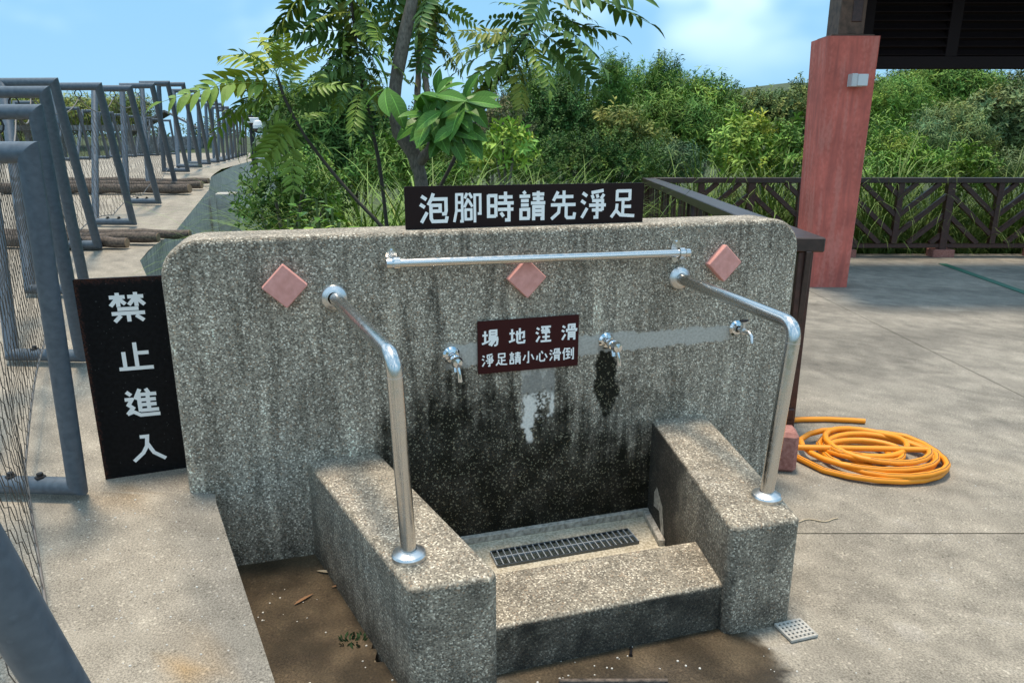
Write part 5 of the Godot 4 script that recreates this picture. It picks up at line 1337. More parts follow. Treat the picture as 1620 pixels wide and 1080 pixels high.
# ---------------------------------------------------------------- the foot-washing basin
func build_basin() -> void:
	var t := thing("foot_washing_basin", "grey pebble-dash basin with a tall back wall, two side blocks and a step", "basin", wall_xf(0.97, 0, 0))
	var inv := t.transform.affine_inverse()
	# back wall
	var prof := []
	var R := 0.13
	prof.append(Vector2(WALL_U0, WALL_H0))
	for k in 9:
		var a := PI - PI / 2 * k / 8.0
		prof.append(Vector2(WALL_U0 + R, WALL_H1 - R) + Vector2(cos(a), sin(a)) * R)
	for k in 9:
		var a := PI / 2 - PI / 2 * k / 8.0
		prof.append(Vector2(WALL_U1 - R, WALL_H1 - R) + Vector2(cos(a), sin(a)) * R)
	prof.append(Vector2(WALL_U1, WALL_H0))
	var nr := []
	for i in prof.size():
		var p: Vector2 = prof[i]
		if i == 0: nr.append(Vector2(-1, 0))
		elif i == prof.size() - 1: nr.append(Vector2(1, 0))
		elif i < 10: nr.append((p - Vector2(WALL_U0 + R, WALL_H1 - R)).normalized())
		else: nr.append((p - Vector2(WALL_U1 - R, WALL_H1 - R)).normalized())
	var uvw := func(p: Vector2) -> Vector2: return Vector2((p.x - WALL_U0) / (WALL_U1 - WALL_U0), (WALL_H1 - p.y) / (WALL_H1 - WALL_H0))
	var loc := func(p: Vector2, v: float) -> Vector3: return inv * W(p.x, v, p.y)
	var fr := MB.new()
	var sd := MB.new()
	var r := 0.022
	var inner := PackedVector2Array()
	for i in prof.size(): inner.append(prof[i] - nr[i] * r)
	var idx := Geometry2D.triangulate_polygon(inner)
	for i in range(0, idx.size(), 3):
		var p := [inner[idx[i]], inner[idx[i + 1]], inner[idx[i + 2]]]
		fr.tri(loc.call(p[0], 0.0), loc.call(p[1], 0.0), loc.call(p[2], 0.0), Vector3.BACK, Vector3.BACK, Vector3.BACK, uvw.call(p[0]), uvw.call(p[1]), uvw.call(p[2]))
	var lv := []
	for k in 6:
		var a := PI / 2 * k / 5.0
		lv.append([r * cos(a), -r + r * cos(a) , a, r - r * sin(a)])
	# rows: a=0 front edge ... a=90 side
	for k in 5:
		var a0 := PI / 2 * k / 5.0
		var a1 := PI / 2 * (k + 1) / 5.0
		for i in prof.size() - 1:
			var q := []
			for e in [[i, a0], [i + 1, a0], [i + 1, a1], [i, a1]]:
				var ii: int = e[0]
				var a: float = e[1]
				var p2: Vector2 = prof[ii] - nr[ii] * (r - r * sin(a))
				var nn := Vector3(nr[ii].x * sin(a), nr[ii].y * sin(a), cos(a))
				q.append([loc.call(p2, -r + r * cos(a)), nn, uvw.call(p2)])
			var dst := fr if k < 3 else sd
			dst.tri(q[0][0], q[1][0], q[2][0], q[0][1], q[1][1], q[2][1], q[0][2], q[1][2], q[2][2])
			dst.tri(q[0][0], q[2][0], q[3][0], q[0][1], q[2][1], q[3][1], q[0][2], q[2][2], q[3][2])
	for i in prof.size() - 1:
		var na := Vector3(nr[i].x, nr[i].y, 0)
		var nb := Vector3(nr[i + 1].x, nr[i + 1].y, 0)
		sd.tri(loc.call(prof[i], -r), loc.call(prof[i + 1], -r), loc.call(prof[i + 1], -0.2), na, nb, nb)
		sd.tri(loc.call(prof[i], -r), loc.call(prof[i + 1], -0.2), loc.call(prof[i], -0.2), na, nb, na)
	var full := PackedVector2Array(prof)
	sd.poly(full, func(p: Vector2) -> Vector3: return loc.call(p, -0.2), Vector3.FORWARD)
	var wm := fr.mesh()
	sd.add_to(wm)
	var wall := put(wm, "back_wall", null, t)
	wm.surface_set_material(0, M.wall); wm.surface_set_material(1, M.agg)
	# pink diamond tiles set proud of the wall
	for c: Vector2 in [Vector2(0.121, 1.053), Vector2(0.99, 1.035), Vector2(1.838, 1.052)]:
		var o := MB.new()
		o.box(inv * W(c.x, 0.012, c.y), Vector3(0.108, 0.108, 0.04), Basis(Vector3.BACK, PI / 4 + 0.02), 0.003)
		put(o.mesh(), "tile", M.pink, wall)
	# side blocks and step
	var nz := noise(FastNoiseLite.TYPE_SIMPLEX_SMOOTH, 1.0, 21, 4)
	var to3 := func(p: Vector2, h: float) -> Vector3: return inv * W(p.x, p.y, h)
	var stain := func(p: Vector3, n: Vector3) -> Color:
		var a := nz.get_noise_3dv(p * 6.0)
		var b := nz.get_noise_3dv(Vector3(p.x * 22.0, p.y * 2.0, p.z * 22.0))
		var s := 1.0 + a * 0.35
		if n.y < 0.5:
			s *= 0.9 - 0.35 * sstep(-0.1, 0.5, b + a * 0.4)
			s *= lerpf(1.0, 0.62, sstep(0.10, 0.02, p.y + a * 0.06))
		return Color(s, s * 0.985, s * 0.95)
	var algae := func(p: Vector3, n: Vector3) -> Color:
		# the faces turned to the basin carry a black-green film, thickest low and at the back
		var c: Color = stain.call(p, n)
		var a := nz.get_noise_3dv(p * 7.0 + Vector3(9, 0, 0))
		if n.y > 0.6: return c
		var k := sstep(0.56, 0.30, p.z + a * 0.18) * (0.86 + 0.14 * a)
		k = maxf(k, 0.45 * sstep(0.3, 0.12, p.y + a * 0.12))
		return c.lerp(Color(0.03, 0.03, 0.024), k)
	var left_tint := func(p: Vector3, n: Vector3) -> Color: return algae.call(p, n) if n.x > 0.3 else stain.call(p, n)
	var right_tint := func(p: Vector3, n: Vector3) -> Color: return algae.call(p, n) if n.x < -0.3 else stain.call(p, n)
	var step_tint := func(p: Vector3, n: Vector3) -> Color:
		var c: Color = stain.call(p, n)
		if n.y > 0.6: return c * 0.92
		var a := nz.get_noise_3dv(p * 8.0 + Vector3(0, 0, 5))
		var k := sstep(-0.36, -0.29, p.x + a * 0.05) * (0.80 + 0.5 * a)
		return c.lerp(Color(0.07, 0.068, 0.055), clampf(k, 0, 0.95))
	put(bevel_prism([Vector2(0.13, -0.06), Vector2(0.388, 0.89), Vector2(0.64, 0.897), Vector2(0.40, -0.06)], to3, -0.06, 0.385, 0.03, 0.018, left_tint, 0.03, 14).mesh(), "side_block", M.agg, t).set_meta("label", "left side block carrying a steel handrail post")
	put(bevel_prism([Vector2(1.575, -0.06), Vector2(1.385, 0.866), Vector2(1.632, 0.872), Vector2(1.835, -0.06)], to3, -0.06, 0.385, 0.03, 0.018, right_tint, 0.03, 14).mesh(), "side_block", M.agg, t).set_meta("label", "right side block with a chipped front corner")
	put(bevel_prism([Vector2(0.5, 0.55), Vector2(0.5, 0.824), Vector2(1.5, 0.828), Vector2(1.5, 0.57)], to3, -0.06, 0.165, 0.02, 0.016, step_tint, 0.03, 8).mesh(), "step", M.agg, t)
	var fl := MB.new()
	# floor laid round the drain channel, which is a real recess
	for q in [[0.24, 0.815, -0.02, 0.62], [1.415, 1.74, -0.02, 0.62], [0.815, 1.415, -0.02, 0.1125], [0.815, 1.415, 0.2175, 0.62]]:
		fl.box(inv * W((q[0] + q[1]) / 2, (q[2] + q[3]) / 2, -0.11), Vector3(q[1] - q[0], 0.12, q[3] - q[2]))
	fl.box(inv * W(1.115, 0.165, -0.18), Vector3(0.62, 0.02, 0.13))
	put(fl.mesh(), "basin_floor", M.basin, t)
	var tm := MB.new()
	tm.box(inv * W(1.02, 0.012, -0.036), Vector3(1.12, 0.03, 0.024), Basis(), 0.003)
	put(tm.mesh(), "trim_strip", M.trim, t)
	var tm2 := MB.new()
	tm2.beam(inv * W(1.545, 0.02, -0.036), inv * W(1.495, 0.26, -0.036), 0.028, 0.028, 0.003)
	put(tm2.mesh(), "trim_strip", M.trim, t)
	# white-limed patch low on the inner face of the right block
	var lm := MB.new()
	var e0 := Vector2(1.575 - 0.205 * 0.13 - 0.004, 0.09)
	lm.face([inv * W(1.556 - 0.004, 0.06, -0.05), inv * W(1.515 - 0.004, 0.25, -0.05), inv * W(1.525 - 0.004, 0.2, 0.09), inv * W(1.540 - 0.004, 0.12, 0.14), inv * W(1.553 - 0.004, 0.07, 0.08)], inv * W(1.8, 0.2, 0.0))
	put(lm.mesh(), "cement_patch", M.trim, t)

func build_grate() -> void:
	var t := thing("drain_grate", "black slotted channel grate with pale bars on the basin floor", "grate", wall_xf(1.115, 0.165, -0.05))
	var ln := 0.60
	for s: float in [-1, 1]:
		var o := MB.new()
		o.box(Vector3(0, 0.006, s * 0.052), Vector3(ln, 0.012, 0.006), Basis(), 0.001)
		put(o.mesh(), "frame", M.cast, t)
	var mid := MB.new()
	mid.box(Vector3(0, 0.009, 0), Vector3(ln, 0.01, 0.006), Basis(), 0.001)
	put(mid.mesh(), "middle_bar", M.bar, t)
	var bar := MB.new()
	bar.box(Vector3(0, 0.008, 0), Vector3(0.005, 0.010, 0.10), Basis(), 0.001)
	var bm := bar.mesh()
	for i in 25:
		var o := put(bm, "bar", M.bar, t)
		o.position = Vector3(-ln / 2 + ln * i / 24.0, 0, 0)

func tap(u: float, h: float, kind: int, label: String) -> void:
	var t := thing("water_tap", label, "tap", wall_xf(u, 0, h), "taps on the basin wall")
	var f := MB.new()
	f.lathe(Vector3.ZERO, Vector3.BACK, [Vector2(0.034, 0), Vector2(0.034, 0.004), Vector2(0.026, 0.012), Vector2(0.016, 0.014), Vector2(0.014, 0.02)], 24)
	put(f.mesh(), "escutcheon", M.chrome, t)
	var b := MB.new()
	if kind == 0:
		b.lathe(Vector3.ZERO, Vector3.BACK, [Vector2(0.013, 0.01), Vector2(0.013, 0.05), Vector2(0.019, 0.052), Vector2(0.019, 0.066), Vector2(0.014, 0.07), Vector2(0.014, 0.085), Vector2(0.02, 0.088), Vector2(0.022, 0.10), Vector2(0.017, 0.114), Vector2(0, 0.117)], 20)
		put(b.mesh(), "body", M.chrome, t)
		var s := MB.new()
		s.tube(PackedVector3Array([Vector3(0, -0.01, 0.062), Vector3(0, -0.03, 0.07), Vector3(0, -0.045, 0.074)]), 0.009, 10)
		s.tube(PackedVector3Array([Vector3(0.002, -0.012, 0.10), Vector3(0.006, -0.04, 0.108), Vector3(0.008, -0.072, 0.110)]), [0.007, 0.008, 0.010], 10)
		put(s.mesh(), "lever", M.chrome, t)
	else:
		b.lathe(Vector3.ZERO, Vector3.BACK, [Vector2(0.010, 0.01), Vector2(0.010, 0.04), Vector2(0.014, 0.045), Vector2(0.014, 0.06), Vector2(0, 0.062)], 16)
		b.lathe(Vector3(0, 0.008, 0.052), Vector3.UP, [Vector2(0.008, 0), Vector2(0.008, 0.025), Vector2(0.013, 0.028), Vector2(0.013, 0.032), Vector2(0, 0.033)], 14)
		put(b.mesh(), "body", M.flange, t)
		var s := MB.new()
		s.tube(PackedVector3Array([Vector3(0, 0, 0.055), Vector3(0.004, 0.002, 0.085), Vector3(0.006, -0.01, 0.102), Vector3(0.007, -0.04, 0.107)]), [0.009, 0.008, 0.008, 0.0075], 12)
		put(s.mesh(), "spout", M.flange, t)
		var k := MB.new()
		k.box(Vector3(0, 0.045, 0.052), Vector3(0.04, 0.008, 0.012), Basis(), 0.002)
		put(k.mesh(), "handle", M.dark_steel, t)

func grab_rail(wu: float, wh: float, bend: Vector3, foot: Vector3, label: String) -> void:
	var t := thing("handrail", label, "handrail", wall_xf(foot.x, foot.y, foot.z), "steel handrails at the sides of the basin")
	var inv := t.transform.affine_inverse()
	var a := inv * W(wu, 0.0, wh)
	var b := inv * W(bend.x, bend.y, bend.z)
	var path := PackedVector3Array([a, a.lerp(b, 0.5)])
	var d1 := (b - a).normalized()
	var d2 := (Vector3.ZERO - b).normalized()
	var r := 0.055
	for k in 9:
		var f := k / 8.0
		path.append((b - d1 * r).lerp(b, f).lerp(b.lerp(b + d2 * r, f), f))
	path.append(Vector3(0, 0.01, 0))
	var o := MB.new()
	o.tube(path, 0.0225, 20)
	put(o.mesh(), "rail", M.steel, t)
	var w1 := MB.new()
	w1.tube(PackedVector3Array([b + d2 * (r + 0.002), b + d2 * (r + 0.005)]), 0.0230, 20)
	put(w1.mesh(), "weld_ring", M.flange, t)
	var f1 := MB.new()
	var ax := Vector3.BACK
	f1.lathe(a, ax, [Vector2(0.047, 0.0), Vector2(0.047, 0.008), Vector2(0.043, 0.014), Vector2(0.03, 0.022), Vector2(0.023, 0.024)], 28)
	put(f1.mesh(), "wall_flange", M.flange, t)
	var f2 := MB.new()
	f2.lathe(Vector3.ZERO, Vector3.UP, [Vector2(0.050, 0.0), Vector2(0.050, 0.012), Vector2(0.046, 0.018), Vector2(0.03, 0.026), Vector2(0.023, 0.028)], 28)
	put(f2.mesh(), "foot_flange", M.flange, t)

func towel_bar() -> void:
	var t := thing("grab_bar", "long horizontal steel grab bar across the top of the basin wall", "grab bar", wall_xf(1.045, 0, 1.112))
	var a := Vector3(0.49 - 1.045, 0.008, 0.062)
	var b := Vector3(1.622 - 1.045, -0.004, 0.062)
	var o := MB.new()
	o.tube(PackedVector3Array([a, b]), 0.0165, 20)
	put(o.mesh(), "bar", M.steel, t)
	for e in [[a, -1.0], [b, 1.0]]:
		var p: Vector3 = e[0]
		var s := MB.new()
		var d := Vector3(e[1], 0, 0)
		s.lathe(p - d * 0.022, d, [Vector2(0.0165, 0), Vector2(0.023, 0.002), Vector2(0.024, 0.022), Vector2(0.019, 0.03), Vector2(0.018, 0.048), Vector2(0.012, 0.052), Vector2(0, 0.053)], 20)
		s.tube(PackedVector3Array([Vector3(p.x, p.y, 0.0), Vector3(p.x, p.y, 0.05)]), 0.013, 14)
		var br := put(s.mesh(), "bracket", M.steel, t)
		var k := MB.new()
		var pl := PackedVector2Array()
		for i in 20: pl.append(Vector2(0.021 * cos(TAU * i / 20), 0.05 * sin(TAU * i / 20)))
		k.poly(pl, func(q: Vector2) -> Vector3: return Vector3(p.x + q.x, p.y + q.y + 0.004, 0.004), Vector3.BACK)
		for i in 20:
			var q0 := pl[i]
			var q1 := pl[(i + 1) % 20]
			k.face([Vector3(p.x + q0.x, p.y + q0.y + 0.004, 0.004), Vector3(p.x + q1.x, p.y + q1.y + 0.004, 0.004), Vector3(p.x + q1.x, p.y + q1.y + 0.004, 0.0), Vector3(p.x + q0.x, p.y + q0.y + 0.004, 0.0)], Vector3(p.x, p.y, 0.002))
		put(k.mesh(), "plate", M.steel, br)
		var sc := MB.new()
		sc.lathe(Vector3(p.x, p.y + 0.038, 0.004), Vector3.BACK, [Vector2(0.006, 0), Vector2(0.005, 0.003), Vector2(0, 0.004)], 10)
		put(sc.mesh(), "screw", M.chrome, br)

func build_signs() -> void:
	# long sign on the wall top
	var t := thing("notice_sign", "long dark brown sign with seven white characters standing on the wall top", "sign", wall_xf(0.555, -0.075, 1.214))
	put(plate(0.948, 0.160, 0.012, 0.006).mesh(), "board", M.sign_brown, t)
	var x := 0.050
	for ch in ["泡", "腳", "時", "請", "先", "淨", "足"]:
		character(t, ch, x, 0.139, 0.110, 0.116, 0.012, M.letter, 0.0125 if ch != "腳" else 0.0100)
		x += 0.1255
	# warning sign between the taps
	var s := thing("notice_sign", "small dark red sign with two rows of white characters between the taps", "sign", wall_xf(0.80, 0.003, 0.668))
	put(plate(0.411, 0.208, 0.006, 0.004).mesh(), "board", M.sign_red, s)
	x = 0.016
	for ch in ["場", "地", "溼", "滑"]:
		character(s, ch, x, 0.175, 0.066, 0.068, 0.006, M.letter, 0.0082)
		x += 0.107
	x = 0.014
	for ch in ["淨", "足", "請", "小", "心", "滑", "倒"]:
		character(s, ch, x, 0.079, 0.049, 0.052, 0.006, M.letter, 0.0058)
		x += 0.0548
	# upright sign beside the wall
	var b := thing("notice_sign", "tall rusty-edged black sign with four white characters left of the wall", "sign", Transform3D(Basis(WU, Vector3.UP, WN), W(-0.572, -0.2, 0.31)))
	put(plate(0.30, 0.765, 0.012, 0.004).mesh(), "board", M.sign_black, b)
	var y := 0.715
	for ch in ["禁", "止", "進", "入"]:
		character(b, ch, 0.098, y, 0.118, 0.112, 0.012, M.letter, 0.0135)
		y -= 0.178
	var leg := MB.new()
	leg.box(Vector3(0.2, 0.35, -0.015), Vector3(0.03, 0.7, 0.026))
	put(leg.mesh(), "backing_post", M.dark_steel, b)

# ---------------------------------------------------------------- fences and pavilion
func build_fences() -> void:
	# far fence: main posts on red footings, slats sloping down from each
	var zf := -9.97
	var x0 := 1.83
	var t := thing("wooden_fence", "dark brown fence with sloping slats behind the red pillar", "fence", Transform3D(Basis(), Vector3(x0, 0, zf)))
	var x1 := 10.6
	var o := MB.new()
	o.box(Vector3((x1 - x0) / 2 + 0.08, 1.045, 0), Vector3(x1 - x0, 0.07, 0.14), Basis(), 0.006)
	put(o.mesh(), "top_rail", M.wood_top, t)
	var lo := MB.new()
	lo.box(Vector3((x1 - x0) / 2, 0.15, 0), Vector3(x1 - x0, 0.06, 0.07), Basis(), 0.005)
	put(lo.mesh(), "bottom_rail", M.wood, t)
	var main := MB.new()
	main.box(Vector3(0, 0.545, 0), Vector3(0.105, 0.93, 0.09), Basis(), 0.005)
	var thin := MB.new()
	thin.box(Vector3(0, 0.595, 0), Vector3(0.08, 0.83, 0.07), Basis(), 0.004)
	var foot := MB.new()
	foot.box(Vector3(0, 0.045, 0), Vector3(0.30, 0.12, 0.2), Basis(), 0.012)
	var mm := main.mesh()
	var tm := thin.mesh()
	var fm := foot.mesh()
	var pitch := 0.685
	var first := 2.60 - x0
	for i in 13:
		var x := first + i * pitch
		var is_main := i % 2 == 1
		var p := put(mm if is_main else tm, "post", M.wood, t)
		p.position = Vector3(x, 0, 0)
		if is_main:
			var f := put(fm, "footing", M.red_block, t)
			f.position = Vector3(x, 0, 0)
		# slats in the bay to the right of this post
		var rise := -1.0 if is_main else 1.0
		for k in range(-2, 5):
			var ya := 0.28 + 0.27 * k
			var yb := ya + pitch * 0.86
			var pa := Vector2(0, ya)
			var pb := Vector2(pitch, yb)
			if rise < 0: pa.y = yb; pb.y = ya
			# clip to the rails
			var lo_y := 0.18
			var hi_y := 1.01
			if maxf(pa.y, pb.y) < lo_y + 0.08 or minf(pa.y, pb.y) > hi_y - 0.08: continue
			var d := pb - pa
			for e in 2:
				if pa.y < lo_y: pa = pa + d * ((lo_y - pa.y) / d.y)
				if pa.y > hi_y: pa = pa + d * ((hi_y - pa.y) / d.y)
				if pb.y < lo_y: pb = pa + d * ((lo_y - pa.y) / d.y)
				if pb.y > hi_y: pb = pa + d * ((hi_y - pa.y) / d.y)
			var s := MB.new()
			s.beam(Vector3(x + pa.x, pa.y, 0), Vector3(x + pb.x, pb.y, 0), 0.05, 0.064, 0.004, Vector3.FORWARD.cross(Vector3(d.x, d.y, 0)).normalized())
			put(s.mesh(), "slat", M.wood, t)
	# side fence from the wall end to the corner: broad cap over upright sticks
	var a := Vector3(1.46, 0, -3.50)
	var kink := Vector3(1.76, 0, -8.0)
	var b := Vector3(1.86, 0, -9.97)
	var s := thing("stick_fence", "fence of upright sticks under a broad cap, running back from the wall's right end", "fence", Transform3D(Basis(), a))
	for seg in [[a, kink], [kink, b]]:
		var cap := MB.new()
		cap.beam(seg[0] - a + Vector3(0, 1.042, 0), seg[1] - a + Vector3(0, 1.042, 0), 0.165, 0.072, 0.006)
		put(cap.mesh(), "cap_board", M.wood_top, s)
		var low := MB.new()
		low.beam(seg[0] - a + Vector3(0, 0.15, 0), seg[1] - a + Vector3(0, 0.15, 0), 0.05, 0.06, 0.004)
		put(low.mesh(), "bottom_rail", M.wood, s)
	var post := MB.new()
	post.box(Vector3(0.0, 0.503, -0.05), Vector3(0.075, 1.006, 0.075), Basis(), 0.004)
	put(post.mesh(), "post", M.wood, s)
	var post2 := MB.new()
	post2.box(b - a + Vector3(-0.02, 0.503, 0.12), Vector3(0.09, 1.006, 0.09), Basis(), 0.004)
	put(post2.mesh(), "post", M.wood, s)
	var r := RandomNumberGenerator.new()
	r.seed = 5
	for i in 64:
		var f := (i + 0.5) / 64.0
		var p := a.lerp(kink, f / 0.7) if f < 0.7 else kink.lerp(b, (f - 0.7) / 0.3)
		p -= a
		var st := MB.new()
		st.beam(p + Vector3(0, 0.17, 0), p + Vector3(r.randf_range(-0.03, 0.03), 1.01, r.randf_range(-0.07, 0.07)), r.randf_range(0.018, 0.035), r.randf_range(0.018, 0.03), 0.003, Vector3.RIGHT)
		put(st.mesh(), "stick", M.wood if i % 3 else M.wood_top, s)

func build_pavilion() -> void:
	var t := thing("pavilion", "open pavilion with a tapering red pillar, a timber column and dark louvre panels", "pavilion", Transform3D(Basis(), Vector3(3.5, 0, -7.95)))
	var o := MB.new()
	# pillar: wider at the top
	var lo := [Vector3(-0.24, -0.05, 0.23), Vector3(0.20, -0.05, 0.23), Vector3(0.20, -0.05, -0.17), Vector3(-0.24, -0.05, -0.17)]
	var hi := [Vector3(-0.315, 2.57, 0.24), Vector3(0.215, 2.57, 0.24), Vector3(0.215, 2.57, -0.2), Vector3(-0.315, 2.57, -0.2)]
	var mid := Vector3(0, 1.3, 0.03)
	var ch := 0.012
	for i in 4:
		var j := (i + 1) % 4
		var eb: Vector3 = (lo[j] - lo[i]).normalized() * ch
		var et: Vector3 = (hi[j] - hi[i]).normalized() * ch
		o.face([lo[i] + eb, lo[j] - eb, hi[j] - et, hi[i] + et], mid)
		var j2 := (j + 1) % 4
		var eb2: Vector3 = (lo[j2] - lo[j]).normalized() * ch
		var et2: Vector3 = (hi[j2] - hi[j]).normalized() * ch
		o.face([lo[j] - eb, lo[j] + eb2, hi[j] + et2, hi[j] - et], mid)
	o.face(hi, mid)
	var pillar := put(o.mesh(), "pillar", M.red, t)
	var cap := MB.new()
	cap.box(Vector3(-0.05, 2.581, 0.02), Vector3(0.44, 0.02, 0.36), Basis(), 0.006)
	put(cap.mesh(), "pillar_cap", M.column, pillar)
	var col := MB.new()
	col.box(Vector3(-0.06, 3.0, 0.02), Vector3(0.26, 0.82, 0.30), Basis(), 0.008)
	put(col.mesh(), "column", M.column, t)
	var br := MB.new()
	br.box(Vector3(-0.02, 3.06, 0.1), Vector3(0.10, 0.7, 0.16), Basis(), 0.005)
	put(br.mesh(), "bracket", M.wood, t)
	# louvre panels between the pillars, behind the near one
	var z := -0.42
	var xa := 0.36
	for k in 5:
		var px := xa + k * 0.95
		var st := MB.new()
		st.box(Vector3(px, 2.83, z), Vector3(0.13, 0.98, 0.07), Basis(), 0.004)
		put(st.mesh(), "louvre_post", M.louvre, t)
		if k == 4: break
		for i in 9:
			var sl := MB.new()
			sl.box(Vector3(px + 0.475, 2.49 + i * 0.087, z), Vector3(0.83, 0.012, 0.085), Basis(Vector3.RIGHT, 0.75), 0.002)
			put(sl.mesh(), "louvre_slat", M.louvre, t)
		# closed board behind the slats
		var bk := MB.new()
		bk.box(Vector3(px + 0.475, 2.83, z - 0.06), Vector3(0.94, 0.98, 0.015))
		put(bk.mesh(), "backing_board", M.louvre, t)
	var rail := MB.new()
	rail.box(Vector3(xa + 1.9, 2.385, z), Vector3(4.0, 0.13, 0.09), Basis(), 0.006)
	put(rail.mesh(), "louvre_rail", M.louvre, t)
	var rail2 := MB.new()
	rail2.box(Vector3(xa + 1.9, 3.36, z), Vector3(4.0, 0.12, 0.1), Basis(), 0.006)
	put(rail2.mesh(), "louvre_rail", M.louvre, t)
	# roof over it
	var rf := MB.new()
	var e0 := [Vector3(-0.35, 3.45, 1.0), Vector3(6.6, 3.45, 1.0), Vector3(6.6, 3.45, -1.7), Vector3(-0.35, 3.45, -1.7)]
	var e1 := [Vector3(1.4, 4.5, 0.0), Vector3(4.9, 4.5, 0.0)]
	rf.face([e0[0], e0[1], e1[1], e1[0]], Vector3(3, 3, 0)); rf.face([e0[2], e0[3], e1[0], e1[1]], Vector3(3, 3, 0))
	rf.face([e0[3], e0[0], e1[0]], Vector3(3, 3, 0)); rf.face([e0[1], e0[2], e1[1]], Vector3(3, 3, 0))
	var u := []
	for e: Vector3 in e0: u.append(e - Vector3(0, 0.06, 0))
	rf.face(u, Vector3(3, 4, 0))
	for i in 4: rf.face([e0[i], e0[(i + 1) % 4], u[(i + 1) % 4], u[i]], Vector3(3.1, 3.45, 0))
	put(rf.mesh(), "roof", M.louvre, t)
	var far := MB.new()
	for xx: float in [5.7]:
		far.box(Vector3(xx, 1.7, 0.02), Vector3(0.45, 3.5, 0.42), Basis(), 0.01)
	put(far.mesh(), "pillar", M.red, t)
	# wall lamp on the pillar
	var l := thing("wall_lamp", "small white box lamp high on the red pillar", "lamp", Transform3D(Basis(), Vector3(3.515, 2.145, -7.712)))
	var pl := MB.new()
	pl.box(Vector3(-0.01, 0, 0.008), Vector3(0.15, 0.12, 0.016), Basis(), 0.003)
	put(pl.mesh(), "back_plate", M.lamp_body, l)
	var bd := MB.new()
	bd.box(Vector3(-0.055, 0, 0.058), Vector3(0.055, 0.125, 0.085), Basis(), 0.005)
	put(bd.mesh(), "housing", M.lamp_body, l)
	var gl := MB.new()
	gl.box(Vector3(0.03, 0, 0.056), Vector3(0.108, 0.115, 0.078), Basis(), 0.006)
	put(gl.mesh(), "shade", M.lamp_glass, l)

# ---------------------------------------------------------------- small things
func build_hose() -> void:
	var t := thing("garden_hose", "coiled orange-yellow hose lying on the plaza right of the basin", "hose", Transform3D(Basis(), Vector3(1.77, 0, -3.31)))
	var r := RandomNumberGenerator.new()
	r.seed = 33
	var pts := []
	# tail end on the ground, then loops, ending behind the basin
	pts.append(Vector3(0.22, 0.017, -0.43)); pts.append(Vector3(0.02, 0.017, -0.46)); pts.append(Vector3(-0.25, 0.017, -0.44)); pts.append(Vector3(-0.42, 0.018, -0.36)); pts.append(Vector3(-0.40, 0.018, -0.1))
	var lay := 0
	var a := PI * 0.80
	var loops := 7.4
	var n := int(loops * 20)
	var rad := 0.36
	var cx := 0.0
	var cz := 0.0
	var tcx := 0.0
	var tcz := 0.0
	var trad := 0.36
	for i in n:
		if i % 11 == 0:
			trad = r.randf_range(0.10, 0.40)
			tcx = r.randf_range(-0.10, 0.12); tcz = r.randf_range(-0.09, 0.10)
		rad = lerpf(rad, trad, 0.18); cx = lerpf(cx, tcx, 0.18); cz = lerpf(cz, tcz, 0.18)
		var y := 0.017 + 0.0085 * (float(i) / 20.0) + 0.006 * sin(i * 0.7)
		pts.append(Vector3(cx + cos(a) * rad, maxf(y, 0.017), cz + sin(a) * rad * 0.95))
		a -= TAU / 20.0
	pts.append(Vector3(-0.42, 0.06, 0.02)); pts.append(Vector3(-0.62, 0.02, -0.12)); pts.append(Vector3(-0.8, 0.017, -0.2))
	var cv := Curve3D.new()
	for i in pts.size():
		var tn := Vector3.ZERO
		if i > 0 and i < pts.size() - 1: tn = (pts[i + 1] - pts[i - 1]) / 6.0
		cv.add_point(pts[i], -tn, tn)
	var path := PackedVector3Array()
	var L := cv.get_baked_length()
	var steps := int(L / 0.02)
	for i in steps + 1: path.append(cv.sample_baked(L * i / steps))
	var o := MB.new()
	o.tube(path, 0.0145, 12)
	put(o.mesh(), "tube", M.hose, t)
	# dark print line along it
	var ln := MB.new()
	for i in range(2, path.size() - 3):
		if (i / 60) % 3 == 2: continue
		var d := (path[i + 1] - path[i]).normalized()
		var d2 := (path[i + 2] - path[i + 1]).normalized()
		var s1 := d.cross(Vector3.UP).normalized()
		var s2 := d2.cross(Vector3.UP).normalized()
		var n1 := (s1 * 0.45 + Vector3.UP).normalized()
		var n2 := (s2 * 0.45 + Vector3.UP).normalized()
		var p0 := path[i] + n1 * 0.0151
		var p1 := path[i + 1] + n2 * 0.0151
		var w := 0.0016
		ln.tri(p0 - s1 * w, p1 - s2 * w, p1 + s2 * w, n1, n2, n2)
		ln.tri(p0 - s1 * w, p1 + s2 * w, p0 + s1 * w, n1, n2, n1)
	put(ln.mesh(), "print_line", M.hose_line, t)

func log_at(a: Vector3, b: Vector3, r: float, label: String, sd: int) -> void:
	var t := thing("log", label, "log", Transform3D(Basis(), a), "logs laid across the bridge deck")
	var rr := RandomNumberGenerator.new()
	rr.seed = sd
	var path := PackedVector3Array()
	var rad := []
	for i in 13:
		var f := i / 12.0
		path.append((b - a) * f + Vector3(0, rr.randf_range(-0.008, 0.008), rr.randf_range(-0.012, 0.012)))
		rad.append(r * (1.0 - 0.18 * f) * rr.randf_range(0.9, 1.1))
	var o := MB.new()
	o.tube(path, rad, 10, false)
	put(o.mesh(), "bark", M.log, t)
	var e := MB.new()
	for k in 2:
		var c: Vector3 = path[0] if k == 0 else path[12]
		var d: Vector3 = (path[0] - path[1]).normalized() if k == 0 else (path[12] - path[11]).normalized()
		e.lathe(c, d, [Vector2(rad[0 if k == 0 else 12] * 0.97, -0.002), Vector2(rad[0 if k == 0 else 12] * 0.9, 0.003), Vector2(0, 0.004)], 10)
	put(e.mesh(), "cut_end", M.log_end, t)

